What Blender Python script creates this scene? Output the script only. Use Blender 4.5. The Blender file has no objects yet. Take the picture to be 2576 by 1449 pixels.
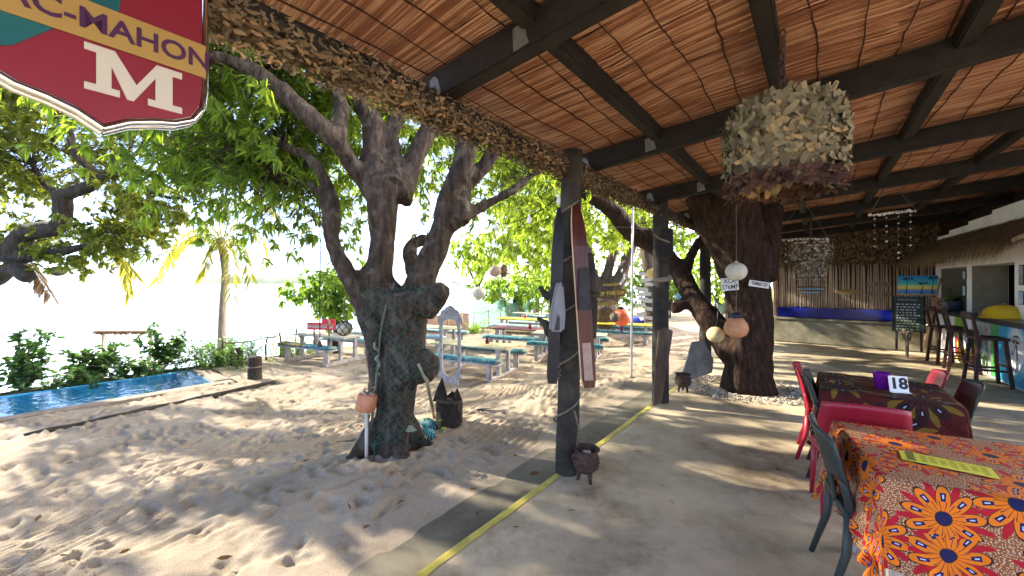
import bpy, bmesh, math, random
import numpy as np
from mathutils import Vector, Matrix, noise
random.seed(7); RS = np.random.RandomState(11)
R = math.radians
S = bpy.context.scene
COL = S.collection

# ------------------------------------------------------------------ camera, sky, sun, exposure
CAM_H = 1.6
cam_data = bpy.data.cameras.new('camera'); cam = bpy.data.objects.new('camera', cam_data); COL.objects.link(cam)
cam.location = (0, 0, CAM_H); cam.rotation_euler = (R(90), 0, 0)
cam_data.sensor_width = 36; cam_data.lens = 36*968/2576; cam_data.shift_y = -12.5/2576
cam_data.clip_start = 0.05; cam_data.clip_end = 30000
S.camera = cam
SUN_AZ, SUN_EL = R(65), R(27)          # azimuth to the left of +Y
world = bpy.data.worlds.new('World'); S.world = world; world.use_nodes = True
wn = world.node_tree.nodes; bg = wn['Background']
sky = wn.new('ShaderNodeTexSky'); sky.sky_type = 'NISHITA'; sky.sun_disc = False
sky.sun_elevation = SUN_EL; sky.sun_rotation = SUN_AZ; sky.dust_density = 2.0; sky.air_density = 0.30; sky.ozone_density = 0.0
world.node_tree.links.new(sky.outputs[0], bg.inputs[0]); bg.inputs[1].default_value = 0.15
sun_data = bpy.data.lights.new('sun', 'SUN'); sun = bpy.data.objects.new('sun', sun_data); COL.objects.link(sun)
sun_data.energy = 2.0; sun_data.angle = R(0.5); sun_data.color = (1, .91, .74)
sdir = Vector((-math.sin(SUN_AZ)*math.cos(SUN_EL), math.cos(SUN_AZ)*math.cos(SUN_EL), math.sin(SUN_EL)))
sun.rotation_euler = sdir.to_track_quat('Z', 'Y').to_euler()
vs = S.view_settings; vs.view_transform = 'Standard'; vs.look = 'None'; vs.gamma = 1; vs.use_curve_mapping = False
vs.exposure = 3.4
S.cycles.use_denoising = True
S.cycles.max_bounces = 9; S.cycles.diffuse_bounces = 5; S.cycles.glossy_bounces = 3; S.cycles.transmission_bounces = 5
S.cycles.transparent_max_bounces = 8; S.cycles.caustics_reflective = False; S.cycles.caustics_refractive = False
S.cycles.sample_clamp_indirect = 6

# ------------------------------------------------------------------ frames of reference
AZ = R(38.4); UX, UY = math.sin(AZ), math.cos(AZ)       # u runs along the eave, v into the building
def UV(u, v, z=0): return Vector((u*UX + v*UY, u*UY - v*UX, z))
def uv_of(x, y): return x*UX + y*UY, x*UY - y*UX
def sst(a, b, x):
    t = min(1, max(0, (x-a)/(b-a))); return t*t*(3-2*t)
def zs(v): return -0.10 - 0.28*sst(-2.4, -5.6, v)          # mean height of the sand
def D(px, py, y):                                        # a place seen at this spot of the photo, y metres ahead
    return Vector(((px-1288)/968*y, y, CAM_H + (712-py)/968*y))
def G(px, py, z=None):                                   # a place on the ground
    h = -0.1 if z is None else z
    for _ in range(12):
        y = (CAM_H-h)*968/(py-712); x = (px-1288)/968*y
        if z is None: h = zs(uv_of(x, y)[1])
    return Vector((x, y, h))
def frame(o, right, up):
    r = Vector(right).normalized(); n = r.cross(Vector(up)).normalized(); u = n.cross(r)
    return Matrix(((r.x, u.x, n.x, o[0]), (r.y, u.y, n.y, o[1]), (r.z, u.z, n.z, o[2]), (0, 0, 0, 1)))
UDIR = Vector((UX, UY, 0)); VDIR = Vector((UY, -UX, 0)); ZUP = Vector((0, 0, 1))

# ------------------------------------------------------------------ materials
def _nt(name):
    m = bpy.data.materials.new(name); m.use_nodes = True
    nt = m.node_tree; return m, nt, nt.nodes, nt.links, nt.nodes['Principled BSDF']
def ramp(nd, stops):
    r = nd.new('ShaderNodeValToRGB'); e = r.color_ramp.elements
    while len(e) > 1: e.remove(e[-1])
    e[0].position = stops[0][0]; e[0].color = (*stops[0][1], 1)
    for p, c in stops[1:]:
        q = e.new(p); q.color = (*c, 1)
    return r
def M(name, c, c2=None, rough=.8, ns=5, det=6, bump=0, bs=30, stretch=(1, 1, 1), metal=0, island=0, spec=.3, c3=None, coat=0, dist=.01):
    m, nt, nd, lk, b = _nt(name)
    b.inputs['Roughness'].default_value = rough; b.inputs['Metallic'].default_value = metal
    b.inputs['Specular IOR Level'].default_value = spec
    if coat: b.inputs['Coat Weight'].default_value = coat
    tc = nd.new('ShaderNodeTexCoord'); mp = nd.new('ShaderNodeMapping'); mp.inputs['Scale'].default_value = stretch
    lk.new(tc.outputs['Object'], mp.inputs[0])
    if c2 is None: b.inputs['Base Color'].default_value = (*c, 1)
    else:
        n = nd.new('ShaderNodeTexNoise'); n.inputs['Scale'].default_value = ns; n.inputs['Detail'].default_value = det
        n.inputs['Roughness'].default_value = .62
        lk.new(mp.outputs[0], n.inputs[0])
        r = ramp(nd, [(.3, c), (.55, c2), (.75, c3)] if c3 else [(.33, c), (.67, c2)])
        src = n.outputs[0]
        if island:
            g = nd.new('ShaderNodeNewGeometry'); ma = nd.new('ShaderNodeMath'); ma.operation = 'MULTIPLY_ADD'
            mb = nd.new('ShaderNodeMath'); mb.operation = 'SUBTRACT'; mb.inputs[1].default_value = .5
            lk.new(g.outputs['Random Per Island'], mb.inputs[0]); lk.new(mb.outputs[0], ma.inputs[0]); ma.inputs[1].default_value = island
            lk.new(n.outputs[0], ma.inputs[2]); src = ma.outputs[0]
        lk.new(src, r.inputs[0]); lk.new(r.outputs[0], b.inputs['Base Color'])
    if bump:
        n2 = nd.new('ShaderNodeTexNoise'); n2.inputs['Scale'].default_value = bs; n2.inputs['Detail'].default_value = 8
        lk.new(mp.outputs[0], n2.inputs[0]); bp = nd.new('ShaderNodeBump'); bp.inputs['Strength'].default_value = bump
        bp.inputs['Distance'].default_value = dist
        lk.new(n2.outputs[0], bp.inputs['Height']); lk.new(bp.outputs[0], b.inputs['Normal'])
    return m
def leafmat(name, dark, light, tcol, tw=.5, rough=.45):
    m, nt, nd, lk, b = _nt(name)
    g = nd.new('ShaderNodeNewGeometry'); r = ramp(nd, [(0, dark), (.8, light), (1, (light[0]*1.6, light[1]*1.25, light[2]))])
    lk.new(g.outputs['Random Per Island'], r.inputs[0]); lk.new(r.outputs[0], b.inputs['Base Color'])
    b.inputs['Roughness'].default_value = rough; b.inputs['Specular IOR Level'].default_value = .35
    t = nd.new('ShaderNodeBsdfTranslucent'); r2 = ramp(nd, [(0, tuple(x*.55 for x in tcol)), (1, tcol)])
    lk.new(g.outputs['Random Per Island'], r2.inputs[0]); lk.new(r2.outputs[0], t.inputs[0])
    mx = nd.new('ShaderNodeMixShader'); mx.inputs[0].default_value = tw
    lk.new(b.outputs[0], mx.inputs[1]); lk.new(t.outputs[0], mx.inputs[2])
    lk.new(mx.outputs[0], nd['Material Output'].inputs[0])
    return m
def barkmat(name, c, c2, c3, sc=1, bump=.9, lichen=None):
    m, nt, nd, lk, b = _nt(name)
    tc = nd.new('ShaderNodeTexCoord'); mp = nd.new('ShaderNodeMapping'); mp.inputs['Scale'].default_value = (sc, sc, sc*.28)
    lk.new(tc.outputs['Object'], mp.inputs[0])
    n = nd.new('ShaderNodeTexNoise'); n.inputs['Scale'].default_value = 16; n.inputs['Detail'].default_value = 9; n.inputs['Roughness'].default_value = .7
    lk.new(mp.outputs[0], n.inputs[0])
    r = ramp(nd, [(.32, c), (.5, c2), (.72, c3)]); lk.new(n.outputs[0], r.inputs[0])
    out = r.outputs[0]
    if lichen:
        n3 = nd.new('ShaderNodeTexNoise'); n3.inputs['Scale'].default_value = 7; n3.inputs['Detail'].default_value = 7
        lk.new(tc.outputs['Object'], n3.inputs[0]); r3 = ramp(nd, [(.56, (0, 0, 0)), (.64, (1, 1, 1))]); lk.new(n3.outputs[0], r3.inputs[0])
        mx = nd.new('ShaderNodeMix'); mx.data_type = 'RGBA'; lk.new(r3.outputs[0], mx.inputs[0]); lk.new(out, mx.inputs[6])
        mx.inputs[7].default_value = (*lichen, 1); out = mx.outputs[2]
    lk.new(out, b.inputs['Base Color'])
    v = nd.new('ShaderNodeTexVoronoi'); v.feature = 'DISTANCE_TO_EDGE'; v.inputs['Scale'].default_value = 13
    ad = nd.new('ShaderNodeMix'); ad.data_type = 'VECTOR'; ad.inputs[0].default_value = .12
    lk.new(mp.outputs[0], ad.inputs[4]); lk.new(n.outputs['Color'], ad.inputs[5]); lk.new(ad.outputs[1], v.inputs[0])
    mm = nd.new('ShaderNodeMath'); mm.operation = 'MULTIPLY_ADD'; lk.new(v.outputs[0], mm.inputs[0]); mm.inputs[1].default_value = 1.4; lk.new(n.outputs[0], mm.inputs[2])
    bp = nd.new('ShaderNodeBump'); bp.inputs['Strength'].default_value = bump; bp.inputs['Distance'].default_value = .035
    lk.new(mm.outputs[0], bp.inputs['Height']); lk.new(bp.outputs[0], b.inputs['Normal'])
    b.inputs['Roughness'].default_value = .9; b.inputs['Specular IOR Level'].default_value = .15
    return m

# ------------------------------------------------------------------ mesh helpers
def tag(o, label=None, cat=None, group=None, kind=None):
    if label: o['label'] = label
    if cat: o['category'] = cat
    if group: o['group'] = group
    if kind: o['kind'] = kind
    return o
def thing(name, label, cat, loc=(0, 0, 0), rz=0, group=None):
    o = bpy.data.objects.new(name, None); COL.objects.link(o); o.empty_display_size = .1
    o.location = loc; o.rotation_euler = (0, 0, rz)
    return tag(o, label, cat, group)
def link(name, me, m, parent=None):
    o = bpy.data.objects.new(name, me); COL.objects.link(o)
    if m is not None and len(me.materials) == 0: me.materials.append(m)
    if parent: o.parent = parent
    return o
def cr(pts, n=6):
    """smooth resampling of a list of tuples"""
    P = [np.array(p, float) for p in pts]
    if len(P) < 3: n = max(2, n)
    P = [2*P[0]-P[1]] + P + [2*P[-1]-P[-2]]
    out = []
    for i in range(1, len(P)-2):
        a, b, c, d = P[i-1:i+3]
        for k in range(n):
            t = k/n
            out.append(.5*((2*b)+(-a+c)*t+(2*a-5*b+4*c-d)*t*t+(-a+3*b-3*c+d)*t**3))
    out.append(P[-2]); return out
class MB:
    def __init__(s): s.v = []; s.f = []; s.uv = None
    def add(s, vs, fs, m=None):
        k = len(s.v)
        s.v += [tuple(m @ Vector(p)) if m is not None else tuple(p) for p in vs]
        s.f += [tuple(i+k for i in f) for f in fs]; return s
    def box(s, c, d, m=None, taper=1):
        x, y, z = d[0]/2, d[1]/2, d[2]/2; t = taper
        p = [(-x, -y, -z), (x, -y, -z), (x, y, -z), (-x, y, -z), (-x*t, -y*t, z), (x*t, -y*t, z), (x*t, y*t, z), (-x*t, y*t, z)]
        p = [(a+c[0], b+c[1], e+c[2]) for a, b, e in p]
        return s.add(p, [(3, 2, 1, 0), (4, 5, 6, 7), (0, 1, 5, 4), (1, 2, 6, 5), (2, 3, 7, 6), (3, 0, 4, 7)], m)
    def bar(s, a, b, w, h, up=(0, 0, 1)):
        a, b = Vector(a), Vector(b); d = b-a; L = d.length; d.normalize()
        sd = d.cross(Vector(up))
        if sd.length < 1e-4: sd = d.cross(Vector((1, 0, 0)))
        sd.normalize(); n = sd.cross(d); c = (a+b)/2
        m = Matrix(((d.x, sd.x, n.x, c.x), (d.y, sd.y, n.y, c.y), (d.z, sd.z, n.z, c.z), (0, 0, 0, 1)))
        return s.box((0, 0, 0), (L, w, h), m)
    def tube(s, pts, r=None, n=8, cap=True, m=None, jit=0):
        P = [Vector(p[:3]) for p in pts]; Rr = [r if r is not None else p[3] for p in pts]
        k = len(s.v); nrm = None
        for i, p in enumerate(P):
            t = (P[min(i+1, len(P)-1)]-P[max(i-1, 0)])
            if t.length < 1e-9: t = Vector((0, 0, 1))
            t.normalize()
            if nrm is None: nrm = t.orthogonal().normalized()
            else:
                nrm = nrm - t*nrm.dot(t)
                nrm = nrm.normalized() if nrm.length > 1e-6 else t.orthogonal().normalized()
            bi = t.cross(nrm)
            for j in range(n):
                a = 2*math.pi*j/n; rr = Rr[i]*(1+jit*(random.random()-.5))
                q = p + nrm*math.cos(a)*rr + bi*math.sin(a)*rr
                s.v.append(tuple(m @ q) if m is not None else tuple(q))
        for i in range(len(P)-1):
            for j in range(n):
                a = k+i*n+j; b = k+i*n+(j+1) % n
                s.f.append((a, b, b+n, a+n))
        if cap:
            s.f.append(tuple(k+j for j in range(n))[::-1]); s.f.append(tuple(k+(len(P)-1)*n+j for j in range(n)))
        return s
    def lathe(s, prof, n=24, c=(0, 0, 0), m=None, cap=True):
        k = len(s.v)
        for r, z in prof:
            for j in range(n):
                a = 2*math.pi*j/n; q = (c[0]+r*math.cos(a), c[1]+r*math.sin(a), c[2]+z)
                s.v.append(tuple(m @ Vector(q)) if m is not None else q)
        for i in range(len(prof)-1):
            for j in range(n):
                a = k+i*n+j; b = k+i*n+(j+1) % n; s.f.append((a, b, b+n, a+n))
        if cap:
            s.f.append(tuple(k+j for j in range(n))[::-1]); s.f.append(tuple(k+(len(prof)-1)*n+j for j in range(n)))
        return s
    def ball(s, c, r, n=20, sq=(1, 1, 1), m=None):
        k = n//2
        pr = [(max(1e-4, math.sin(math.pi*i/k)), -math.cos(math.pi*i/k)) for i in range(k+1)]
        mm = Matrix.Translation(Vector(c)) @ Matrix.Diagonal((r*sq[0], r*sq[1], r*sq[2], 1))
        return s.lathe(pr, n, (0, 0, 0), (m @ mm) if m is not None else mm)
    def prism(s, poly, t, m=None, z0=0):
        n = len(poly)
        p = [(x, y, z0) for x, y in poly]+[(x, y, z0+t) for x, y in poly]
        f = [tuple(range(n))[::-1], tuple(range(n, 2*n))]+[(i, (i+1) % n, n+(i+1) % n, n+i) for i in range(n)]
        return s.add(p, f, m)
    def torus(s, c, R1, r, n=20, k=8, m=None, sq=1):
        pts = [(R1*math.cos(2*math.pi*i/n)*sq, R1*math.sin(2*math.pi*i/n), 0) for i in range(n)]
        kk = len(s.v)
        for i in range(n):
            a = 2*math.pi*i/n; cx = Vector(pts[i]); rd = Vector((math.cos(a), math.sin(a), 0))
            for j in range(k):
                b = 2*math.pi*j/k; q = cx+rd*r*math.cos(b)+Vector((0, 0, r*math.sin(b)))
                q = q+Vector(c)
                s.v.append(tuple(m @ q) if m is not None else tuple(q))
        for i in range(n):
            for j in range(k):
                s.f.append((kk+i*k+j, kk+((i+1) % n)*k+j, kk+((i+1) % n)*k+(j+1) % k, kk+i*k+(j+1) % k))
        return s
    def mesh(s, name, smooth=False, off=None):
        me = bpy.data.meshes.new(name)
        v = s.v if off is None else [(a-off[0], b-off[1], c-off[2]) for a, b, c in s.v]
        me.from_pydata(v, [], s.f)
        if smooth: me.polygons.foreach_set('use_smooth', [True]*len(me.polygons))
        me.update(); return me
    def build(s, name, m, parent=None, smooth=False, w=False, bevel=0):
        """w: vertices are world coordinates, taken relative to the parent's location"""
        me = s.mesh(name, smooth, parent.location if (w and parent) else None)
        if bevel:
            bm = bmesh.new(); bm.from_mesh(me)
            es = [e for e in bm.edges if len(e.link_faces) == 2 and e.calc_face_angle(0) > R(35)]
            bmesh.ops.bevel(bm, geom=es, offset=bevel, segments=2, affect='EDGES', clamp_overlap=True)
            bm.to_mesh(me); bm.free()
        return link(name, me, m, parent)
def np_mesh(name, verts, tris_or_quads):
    """verts (N,3); list of (M,k) index arrays"""
    me = bpy.data.meshes.new(name)
    me.vertices.add(len(verts)); me.vertices.foreach_set('co', np.asarray(verts, np.float32).ravel())
    loops = np.concatenate([a.ravel() for a in tris_or_quads]).astype(np.int32)
    tot = np.concatenate([np.full(len(a), a.shape[1]) for a in tris_or_quads]).astype(np.int32)
    st = np.concatenate([[0], np.cumsum(tot)[:-1]]).astype(np.int32)
    me.loops.add(len(loops)); me.loops.foreach_set('vertex_index', loops)
    me.polygons.add(len(tot)); me.polygons.foreach_set('loop_start', st); me.polygons.foreach_set('loop_total', tot)
    me.update(calc_edges=True); return me
def text(name, s, size, m, parent, mat4, depth=.002, align='CENTER', sx=1, bold=0):
    cu = bpy.data.curves.new(name, 'FONT'); cu.body = s; cu.size = size; cu.align_x = align; cu.align_y = 'CENTER'
    cu.extrude = depth; cu.offset = bold; cu.resolution_u = 3
    o = bpy.data.objects.new(name+'_tmp', cu); COL.objects.link(o)
    dg = bpy.context.evaluated_depsgraph_get(); me = bpy.data.meshes.new_from_object(o.evaluated_get(dg))
    bpy.data.objects.remove(o); bpy.data.curves.remove(cu)
    me.transform(Matrix.Diagonal((sx, 1, 1, 1))); me.transform(mat4)
    me.materials.clear(); return link(name, me, m, parent)
def remesh(mb, name, m, parent, voxel=.03, amp=.02, nscale=4, w=True, knots=0):
    me = mb.mesh(name+'_raw', False, parent.location if w and parent else None)
    o = bpy.data.objects.new(name+'_raw', me); COL.objects.link(o)
    md = o.modifiers.new('r', 'REMESH'); md.mode = 'VOXEL'; md.voxel_size = voxel
    sm = o.modifiers.new('s', 'SMOOTH'); sm.factor = .6; sm.iterations = 4
    dg = bpy.context.evaluated_depsgraph_get(); dg.update()
    out = bpy.data.meshes.new_from_object(o.evaluated_get(dg)); bpy.data.objects.remove(o)
    if amp:
        out.update(); nn = [v.normal.copy() for v in out.vertices]
        for v, n in zip(out.vertices, nn):
            p = v.co*nscale; q = Vector((p.x, p.y, p.z*.35))
            v.co += n*amp*(noise.noise(p)*1.0 + .8*noise.noise(q*3) + .4*noise.noise(q*8))
    out.polygons.foreach_set('use_smooth', [True]*len(out.polygons)); out.update()
    out.name = name
    return link(name, out, m, parent)

# ------------------------------------------------------------------ foliage helpers
def leaf_arrays(C, Dr, L, W, fold=.25, droop=.25):
    """C base points (N,3), Dr unit directions (N,3)"""
    N = len(C); up = np.tile([0, 0, 1.], (N, 1)) + RS.normal(0, .45, (N, 3))
    sd = np.cross(Dr, up); sd /= np.linalg.norm(sd, axis=1)[:, None]+1e-9
    nn = np.cross(sd, Dr)
    L = (L*(.7+.6*RS.rand(N)))[:, None]; Wd = (W*(.7+.6*RS.rand(N)))[:, None]
    dn = np.array([0, 0, -1.])
    def pt(t, s, k): return C + Dr*L*t + sd*Wd*s + nn*Wd*fold*k + dn*L*droop*t*t
    V = np.stack([pt(0, 0, 0), pt(.3, .42, .5), pt(.3, -.42, .5), pt(.65, .40, .5), pt(.65, -.40, .5), pt(1, 0, 0), pt(.32, 0, -.2), pt(.66, 0, -.2)], 1).reshape(-1, 3)
    b = (np.arange(N)*8)[:, None]
    T = np.concatenate([b+np.array([[0, 1, 6]]), b+np.array([[0, 6, 2]]), b+np.array([[3, 5, 7]]), b+np.array([[7, 5, 4]])])
    Q = np.concatenate([b+np.array([[1, 3, 7, 6]]), b+np.array([[6, 7, 4, 2]])])
    return V, T, Q
def rosettes(C, A, n, spread=(.5, 1.25)):
    """for each centre and axis give n leaves around it"""
    N = len(C); Cn = np.repeat(C, n, 0); An = np.repeat(A, n, 0)
    o = np.cross(An, RS.normal(0, 1, An.shape)); o /= np.linalg.norm(o, axis=1)[:, None]+1e-9
    th = (spread[0]+(spread[1]-spread[0])*RS.rand(N*n))[:, None]
    d = An*np.cos(th)+o*np.sin(th); return Cn+RS.normal(0, .015, Cn.shape), d
def leaves_obj(name, C, Dr, L, W, m, parent, **k):
    off = np.array(parent.location); V, T, Q = leaf_arrays(C-off, Dr, L, W, **k)
    o = link(name, np_mesh(name, V, [T, Q]), m, parent); return o
def ell(c, r, n, hollow=.35):
    d = RS.normal(0, 1, (n, 3)); d /= np.linalg.norm(d, axis=1)[:, None]
    rr = (hollow+(1-hollow)*RS.rand(n))[:, None]
    return np.array(c)+d*rr*np.array(r)
E1 = np.array(Vector((0, 0, 1)).cross(sdir).normalized()); E2 = np.array(sdir.cross(Vector(E1))); SUN_SHAFTS = {}
def in_sun_shaft(q):
    """leaf free shafts along the sun, cut through every crown to throw light spots"""
    cs = .66; A_, B_ = float(q @ E1)/cs, float(q @ E2)/cs; i0, j0 = math.floor(A_), math.floor(B_)
    for i in (i0-1, i0, i0+1):
        for j in (j0-1, j0, j0+1):
            if (i, j) not in SUN_SHAFTS:
                rg = random.Random(i*7919+j*104729+17); SUN_SHAFTS[(i, j)] = (i+rg.random(), j+rg.random(), rg.uniform(.20, .36)/cs if rg.random() < .70 else 0)
            gx, gy, gr = SUN_SHAFTS[(i, j)]
            if gr and (A_-gx)**2+(B_-gy)**2 < gr*gr: return True
    return False
def tree(name, label, base, limbs, blobs, bark, lm, leaf=(.2, .048), ros=11, sub=7, jit=.3, voxel=.03, amp=.015, group=None, sway=.25,
         ok=None, twig=.0065, raw=False, spread=(.5, 1.25), droop=.3):
    t = thing(name, label, 'tree', base, group=group)
    mb = MB(); nodes = []
    for lb in limbs:
        pts = cr(lb, 5)
        mb.tube(pts, None, 12, True); nodes += [tuple(p) for p in pts[1:]]
    if raw: mb.build('trunk', bark, t, True, True)
    else: remesh(mb, 'trunk', bark, t, voxel, amp)
    ND = np.array(nodes); tw = MB(); C = []; A = []
    for c, r, n in blobs:
        for tg in ell(c, r, n):
            if ok is not None and not ok(tg): continue
            d = np.linalg.norm(ND[:, :3]-tg, axis=1) + RS.rand(len(ND))*.8; i = int(np.argmin(d)); a = ND[i, :3]
            mid = (a+tg)/2+RS.normal(0, .12, 3)*np.linalg.norm(tg-a)*.6; mid[2] += .12*np.linalg.norm(tg-a)
            pp = cr([a, mid, tg], 4); tw.tube([(*p, max(.002, twig*(1-.75*k/len(pp)))) for k, p in enumerate(pp)], None, 4, False)
            ax = tg-mid; ax /= np.linalg.norm(ax)+1e-9
            for k in range(sub):
                q = pp[-1-int(RS.randint(0, max(1, len(pp)*.6)))] if k else tg
                q = q+RS.normal(0, jit if k else .02, 3)*np.array([1, 1, .75])
                if ok is not None and not ok(q): continue
                if in_sun_shaft(q): continue
                aa = ax+RS.normal(0, .6, 3); aa[2] -= .1; aa /= np.linalg.norm(aa)+1e-9
                C.append(q); A.append(aa)
                if k: tw.tube([(*tg, .003), (*((tg+q)/2+RS.normal(0, .03, 3)), .0022), (*q, .0015)], None, 3, False)
    if tw.f: tw.build('twigs', bark, t, True, True)
    if C:
        cc, dd = rosettes(np.array(C), np.array(A), ros, spread)
        leaves_obj('crown', cc, dd, leaf[0], leaf[1], lm, t, droop=droop)
    return t
# ------------------------------------------------------------------ materials used by many things
m_dark = M('dark_timber', (.008, .0065, .0055), (.019, .015, .012), .75, 9, bump=.25, bs=60, stretch=(1, 1, 1))
m_post = M('weathered_post', (.011, .009, .0075), (.032, .027, .020), .85, 7, bump=.5, bs=25, c3=(.055, .052, .03))
m_rope = M('old_rope', (.09, .075, .05), (.19, .165, .12), .95, 60, bump=.6, bs=220)
m_whitewood = M('white_painted_wood', (.17, .15, .13), (.36, .335, .305), .75, 9, bump=.25, bs=40, c3=(.46, .44, .41))
m_metal = M('galvanised_metal', (.12, .12, .115), (.22, .22, .21), .5, 20, metal=.5)
m_iron = M('rusty_iron', (.03, .018, .014), (.085, .045, .03), .8, 25, bump=.4, bs=90)
m_shell = M('sea_shell', (.20, .15, .11), (.50, .45, .38), .6, 12, island=.8)
m_twine = M('dark_twine', (.03, .02, .014), None, .95)
m_steel = M('chrome', (.75, .76, .78), None, .12, metal=1)
m_cream = M('cream_float', (.5, .45, .33), (.66, .60, .46), .6, 6, bump=.1)
m_black = M('black_rubber', (.012, .012, .013), (.03, .03, .03), .6, 10)

# ------------------------------------------------------------------ sand
def vnoise(x, y, s, seed):
    rs = np.random.RandomState(seed); T = rs.rand(97, 97)
    X = x/s; Y = y/s; i = np.floor(X).astype(int); j = np.floor(Y).astype(int); f = X-i; g = Y-j
    f = f*f*(3-2*f); g = g*g*(3-2*g); a = lambda p, q: T[p % 97, q % 97]
    return (a(i, j)*(1-f)+a(i+1, j)*f)*(1-g)+(a(i, j+1)*(1-f)+a(i+1, j+1)*f)*g - .5
def steps(*seg):
    o = []
    for a, b, d in seg: o += list(np.arange(a, b, d))
    return np.array(o+[seg[-1][1]])
gu = steps((-8, -3, .15), (-3, 6.5, .021), (6.5, 14, .045), (14, 24, .16), (24, 50, .8))
gv = -steps((2.12, 6.2, .021), (6.2, 9.04, .045))
def sand_patch(name, gu, gv, feet):
    U, V = np.meshgrid(gu, gv, indexing='ij')
    tt = np.clip((V+2.4)/(-3.2), 0, 1); Z = -0.10-.28*tt*tt*(3-2*tt)
    x = U; y = V; edge = np.clip((-2.18-V)/.35, 0, 1)
    Z += edge*(.06*vnoise(x, y, .9, 1)+.018*vnoise(x*.6, y, .30, 2)+.014*vnoise(x*.6, y, .11, 3)+.006*vnoise(x, y, .05, 4))
    ca, sa = math.cos(R(28)), math.sin(R(28)); p_ = x*ca-y*sa; q_ = x*sa+y*ca
    Z += edge*(.020*vnoise(p_*.28+3, q_, .16, 11)+.020*vnoise(p_*.16, q_, .06, 12)*np.clip(vnoise(x, y, .9, 13)*3+.6, 0, 1)+.03*vnoise(p_*.4, q_, .5, 14))
    wob = vnoise(x, y, .8, 5)*.35+vnoise(x, y, .25, 6)*.06
    mask = np.clip(vnoise(x, y, 1.1, 7)*3+.55, 0, 1)*np.clip((6.2+V)/1.0, 0, 1)
    Z += edge*mask*.012*np.sin(2*np.pi*(V*.93+U*.2+wob)/.085)*np.clip((U+4)/2, 0, 1)*np.clip((7-U)/1.5, 0, 1)
    rs = np.random.RandomState(5)
    if feet:
        for k in range(feet):
            u0 = rs.uniform(-3, 13) if k % 3 else rs.uniform(-1.5, 4); v0 = rs.uniform(-9.2, -2.35)
            th = rs.uniform(0, 3.14) if k % 2 else R(100)+rs.normal(0, .4)
            La, Lb, d = rs.uniform(.06, .17), rs.uniform(.025, .06), rs.uniform(.004, .027)
            w = .42
            i0, i1 = np.searchsorted(gu, [u0-w, u0+w]); j0, j1 = np.searchsorted(-gv, [-v0-w, -v0+w])
            if i1 <= i0 or j1 <= j0: continue
            du = U[i0:i1, j0:j1]-u0; dv = V[i0:i1, j0:j1]-v0
            a = (du*math.cos(th)+dv*math.sin(th))/La; b = (-du*math.sin(th)+dv*math.cos(th))/Lb
            q = np.sqrt(a*a+b*b)+vnoise(du+u0, dv+v0, .05, 9)*.5
            Z[i0:i1, j0:j1] += (-d*np.exp(-q**3)+.42*d*np.exp(-((q-1.45)/.38)**2))*edge[i0:i1, j0:j1]
    X = U*UX+V*UY; Y = U*UY-V*UX
    n, m_ = U.shape; idx = np.arange(n*m_).reshape(n, m_)
    q = np.stack([idx[:-1, :-1], idx[1:, :-1], idx[1:, 1:], idx[:-1, 1:]], -1).reshape(-1, 4)
    me = np_mesh(name, np.stack([X, Y, Z], -1).reshape(-1, 3), [q[:, ::-1]])
    me.polygons.foreach_set('use_smooth', [True]*len(me.polygons)); return me
def sandmat():
    m, nt, nd, lk, b = _nt('pale_sand')
    tc = nd.new('ShaderNodeTexCoord')
    n = nd.new('ShaderNodeTexNoise'); n.inputs['Scale'].default_value = 1.3; n.inputs['Detail'].default_value = 8; lk.new(tc.outputs['Object'], n.inputs[0])
    r = ramp(nd, [(.3, (.235, .187, .132)), (.5, (.305, .249, .182)), (.72, (.355, .298, .225))]); lk.new(n.outputs[0], r.inputs[0])
    g = nd.new('ShaderNodeTexNoise'); g.inputs['Scale'].default_value = 140; g.inputs['Detail'].default_value = 4; lk.new(tc.outputs['Object'], g.inputs[0])
    r2 = ramp(nd, [(.34, (.5, .47, .44)), (.5, (1, 1, 1))]); lk.new(g.outputs[0], r2.inputs[0])
    mx = nd.new('ShaderNodeMix'); mx.data_type = 'RGBA'; mx.blend_type = 'MULTIPLY'; mx.inputs[0].default_value = .8
    lk.new(r.outputs[0], mx.inputs[6]); lk.new(r2.outputs[0], mx.inputs[7])
    v = nd.new('ShaderNodeTexVoronoi'); v.inputs['Scale'].default_value = 17; lk.new(tc.outputs['Object'], v.inputs[0])
    r3 = ramp(nd, [(.035, (.10, .07, .05)), (.06, (1, 1, 1))]); lk.new(v.outputs['Distance'], r3.inputs[0])
    mx2 = nd.new('ShaderNodeMix'); mx2.data_type = 'RGBA'; mx2.blend_type = 'MULTIPLY'; mx2.inputs[0].default_value = .7
    lk.new(mx.outputs[2], mx2.inputs[6]); lk.new(r3.outputs[0], mx2.inputs[7])
    lk.new(mx2.outputs[2], b.inputs['Base Color'])
    g2 = nd.new('ShaderNodeTexNoise'); g2.inputs['Scale'].default_value = 45; g2.inputs['Detail'].default_value = 10; g2.inputs['Roughness'].default_value = .75; lk.new(tc.outputs['Object'], g2.inputs[0])
    bp = nd.new('ShaderNodeBump'); bp.inputs['Strength'].default_value = .6; bp.inputs['Distance'].default_value = .012
    lk.new(g2.outputs[0], bp.inputs['Height']); lk.new(bp.outputs[0], b.inputs['Normal'])
    b.inputs['Roughness'].default_value = .95; b.inputs['Specular IOR Level'].default_value = .1
    return m
m_sand = sandmat()
tag(link('sand', sand_patch('sand', gu, gv, 2400), m_sand), 'trampled pale sand yard full of footprints', None, None, 'structure')
gv2 = -steps((9.04, 11.7, .08))
tag(link('sand_terrace', sand_patch('sand_terrace', steps((2.62, 24, .08), (24, 50, .8)), gv2, 0), m_sand), 'strip of sand along the seaward terrace edge', None, None, 'structure')
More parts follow.
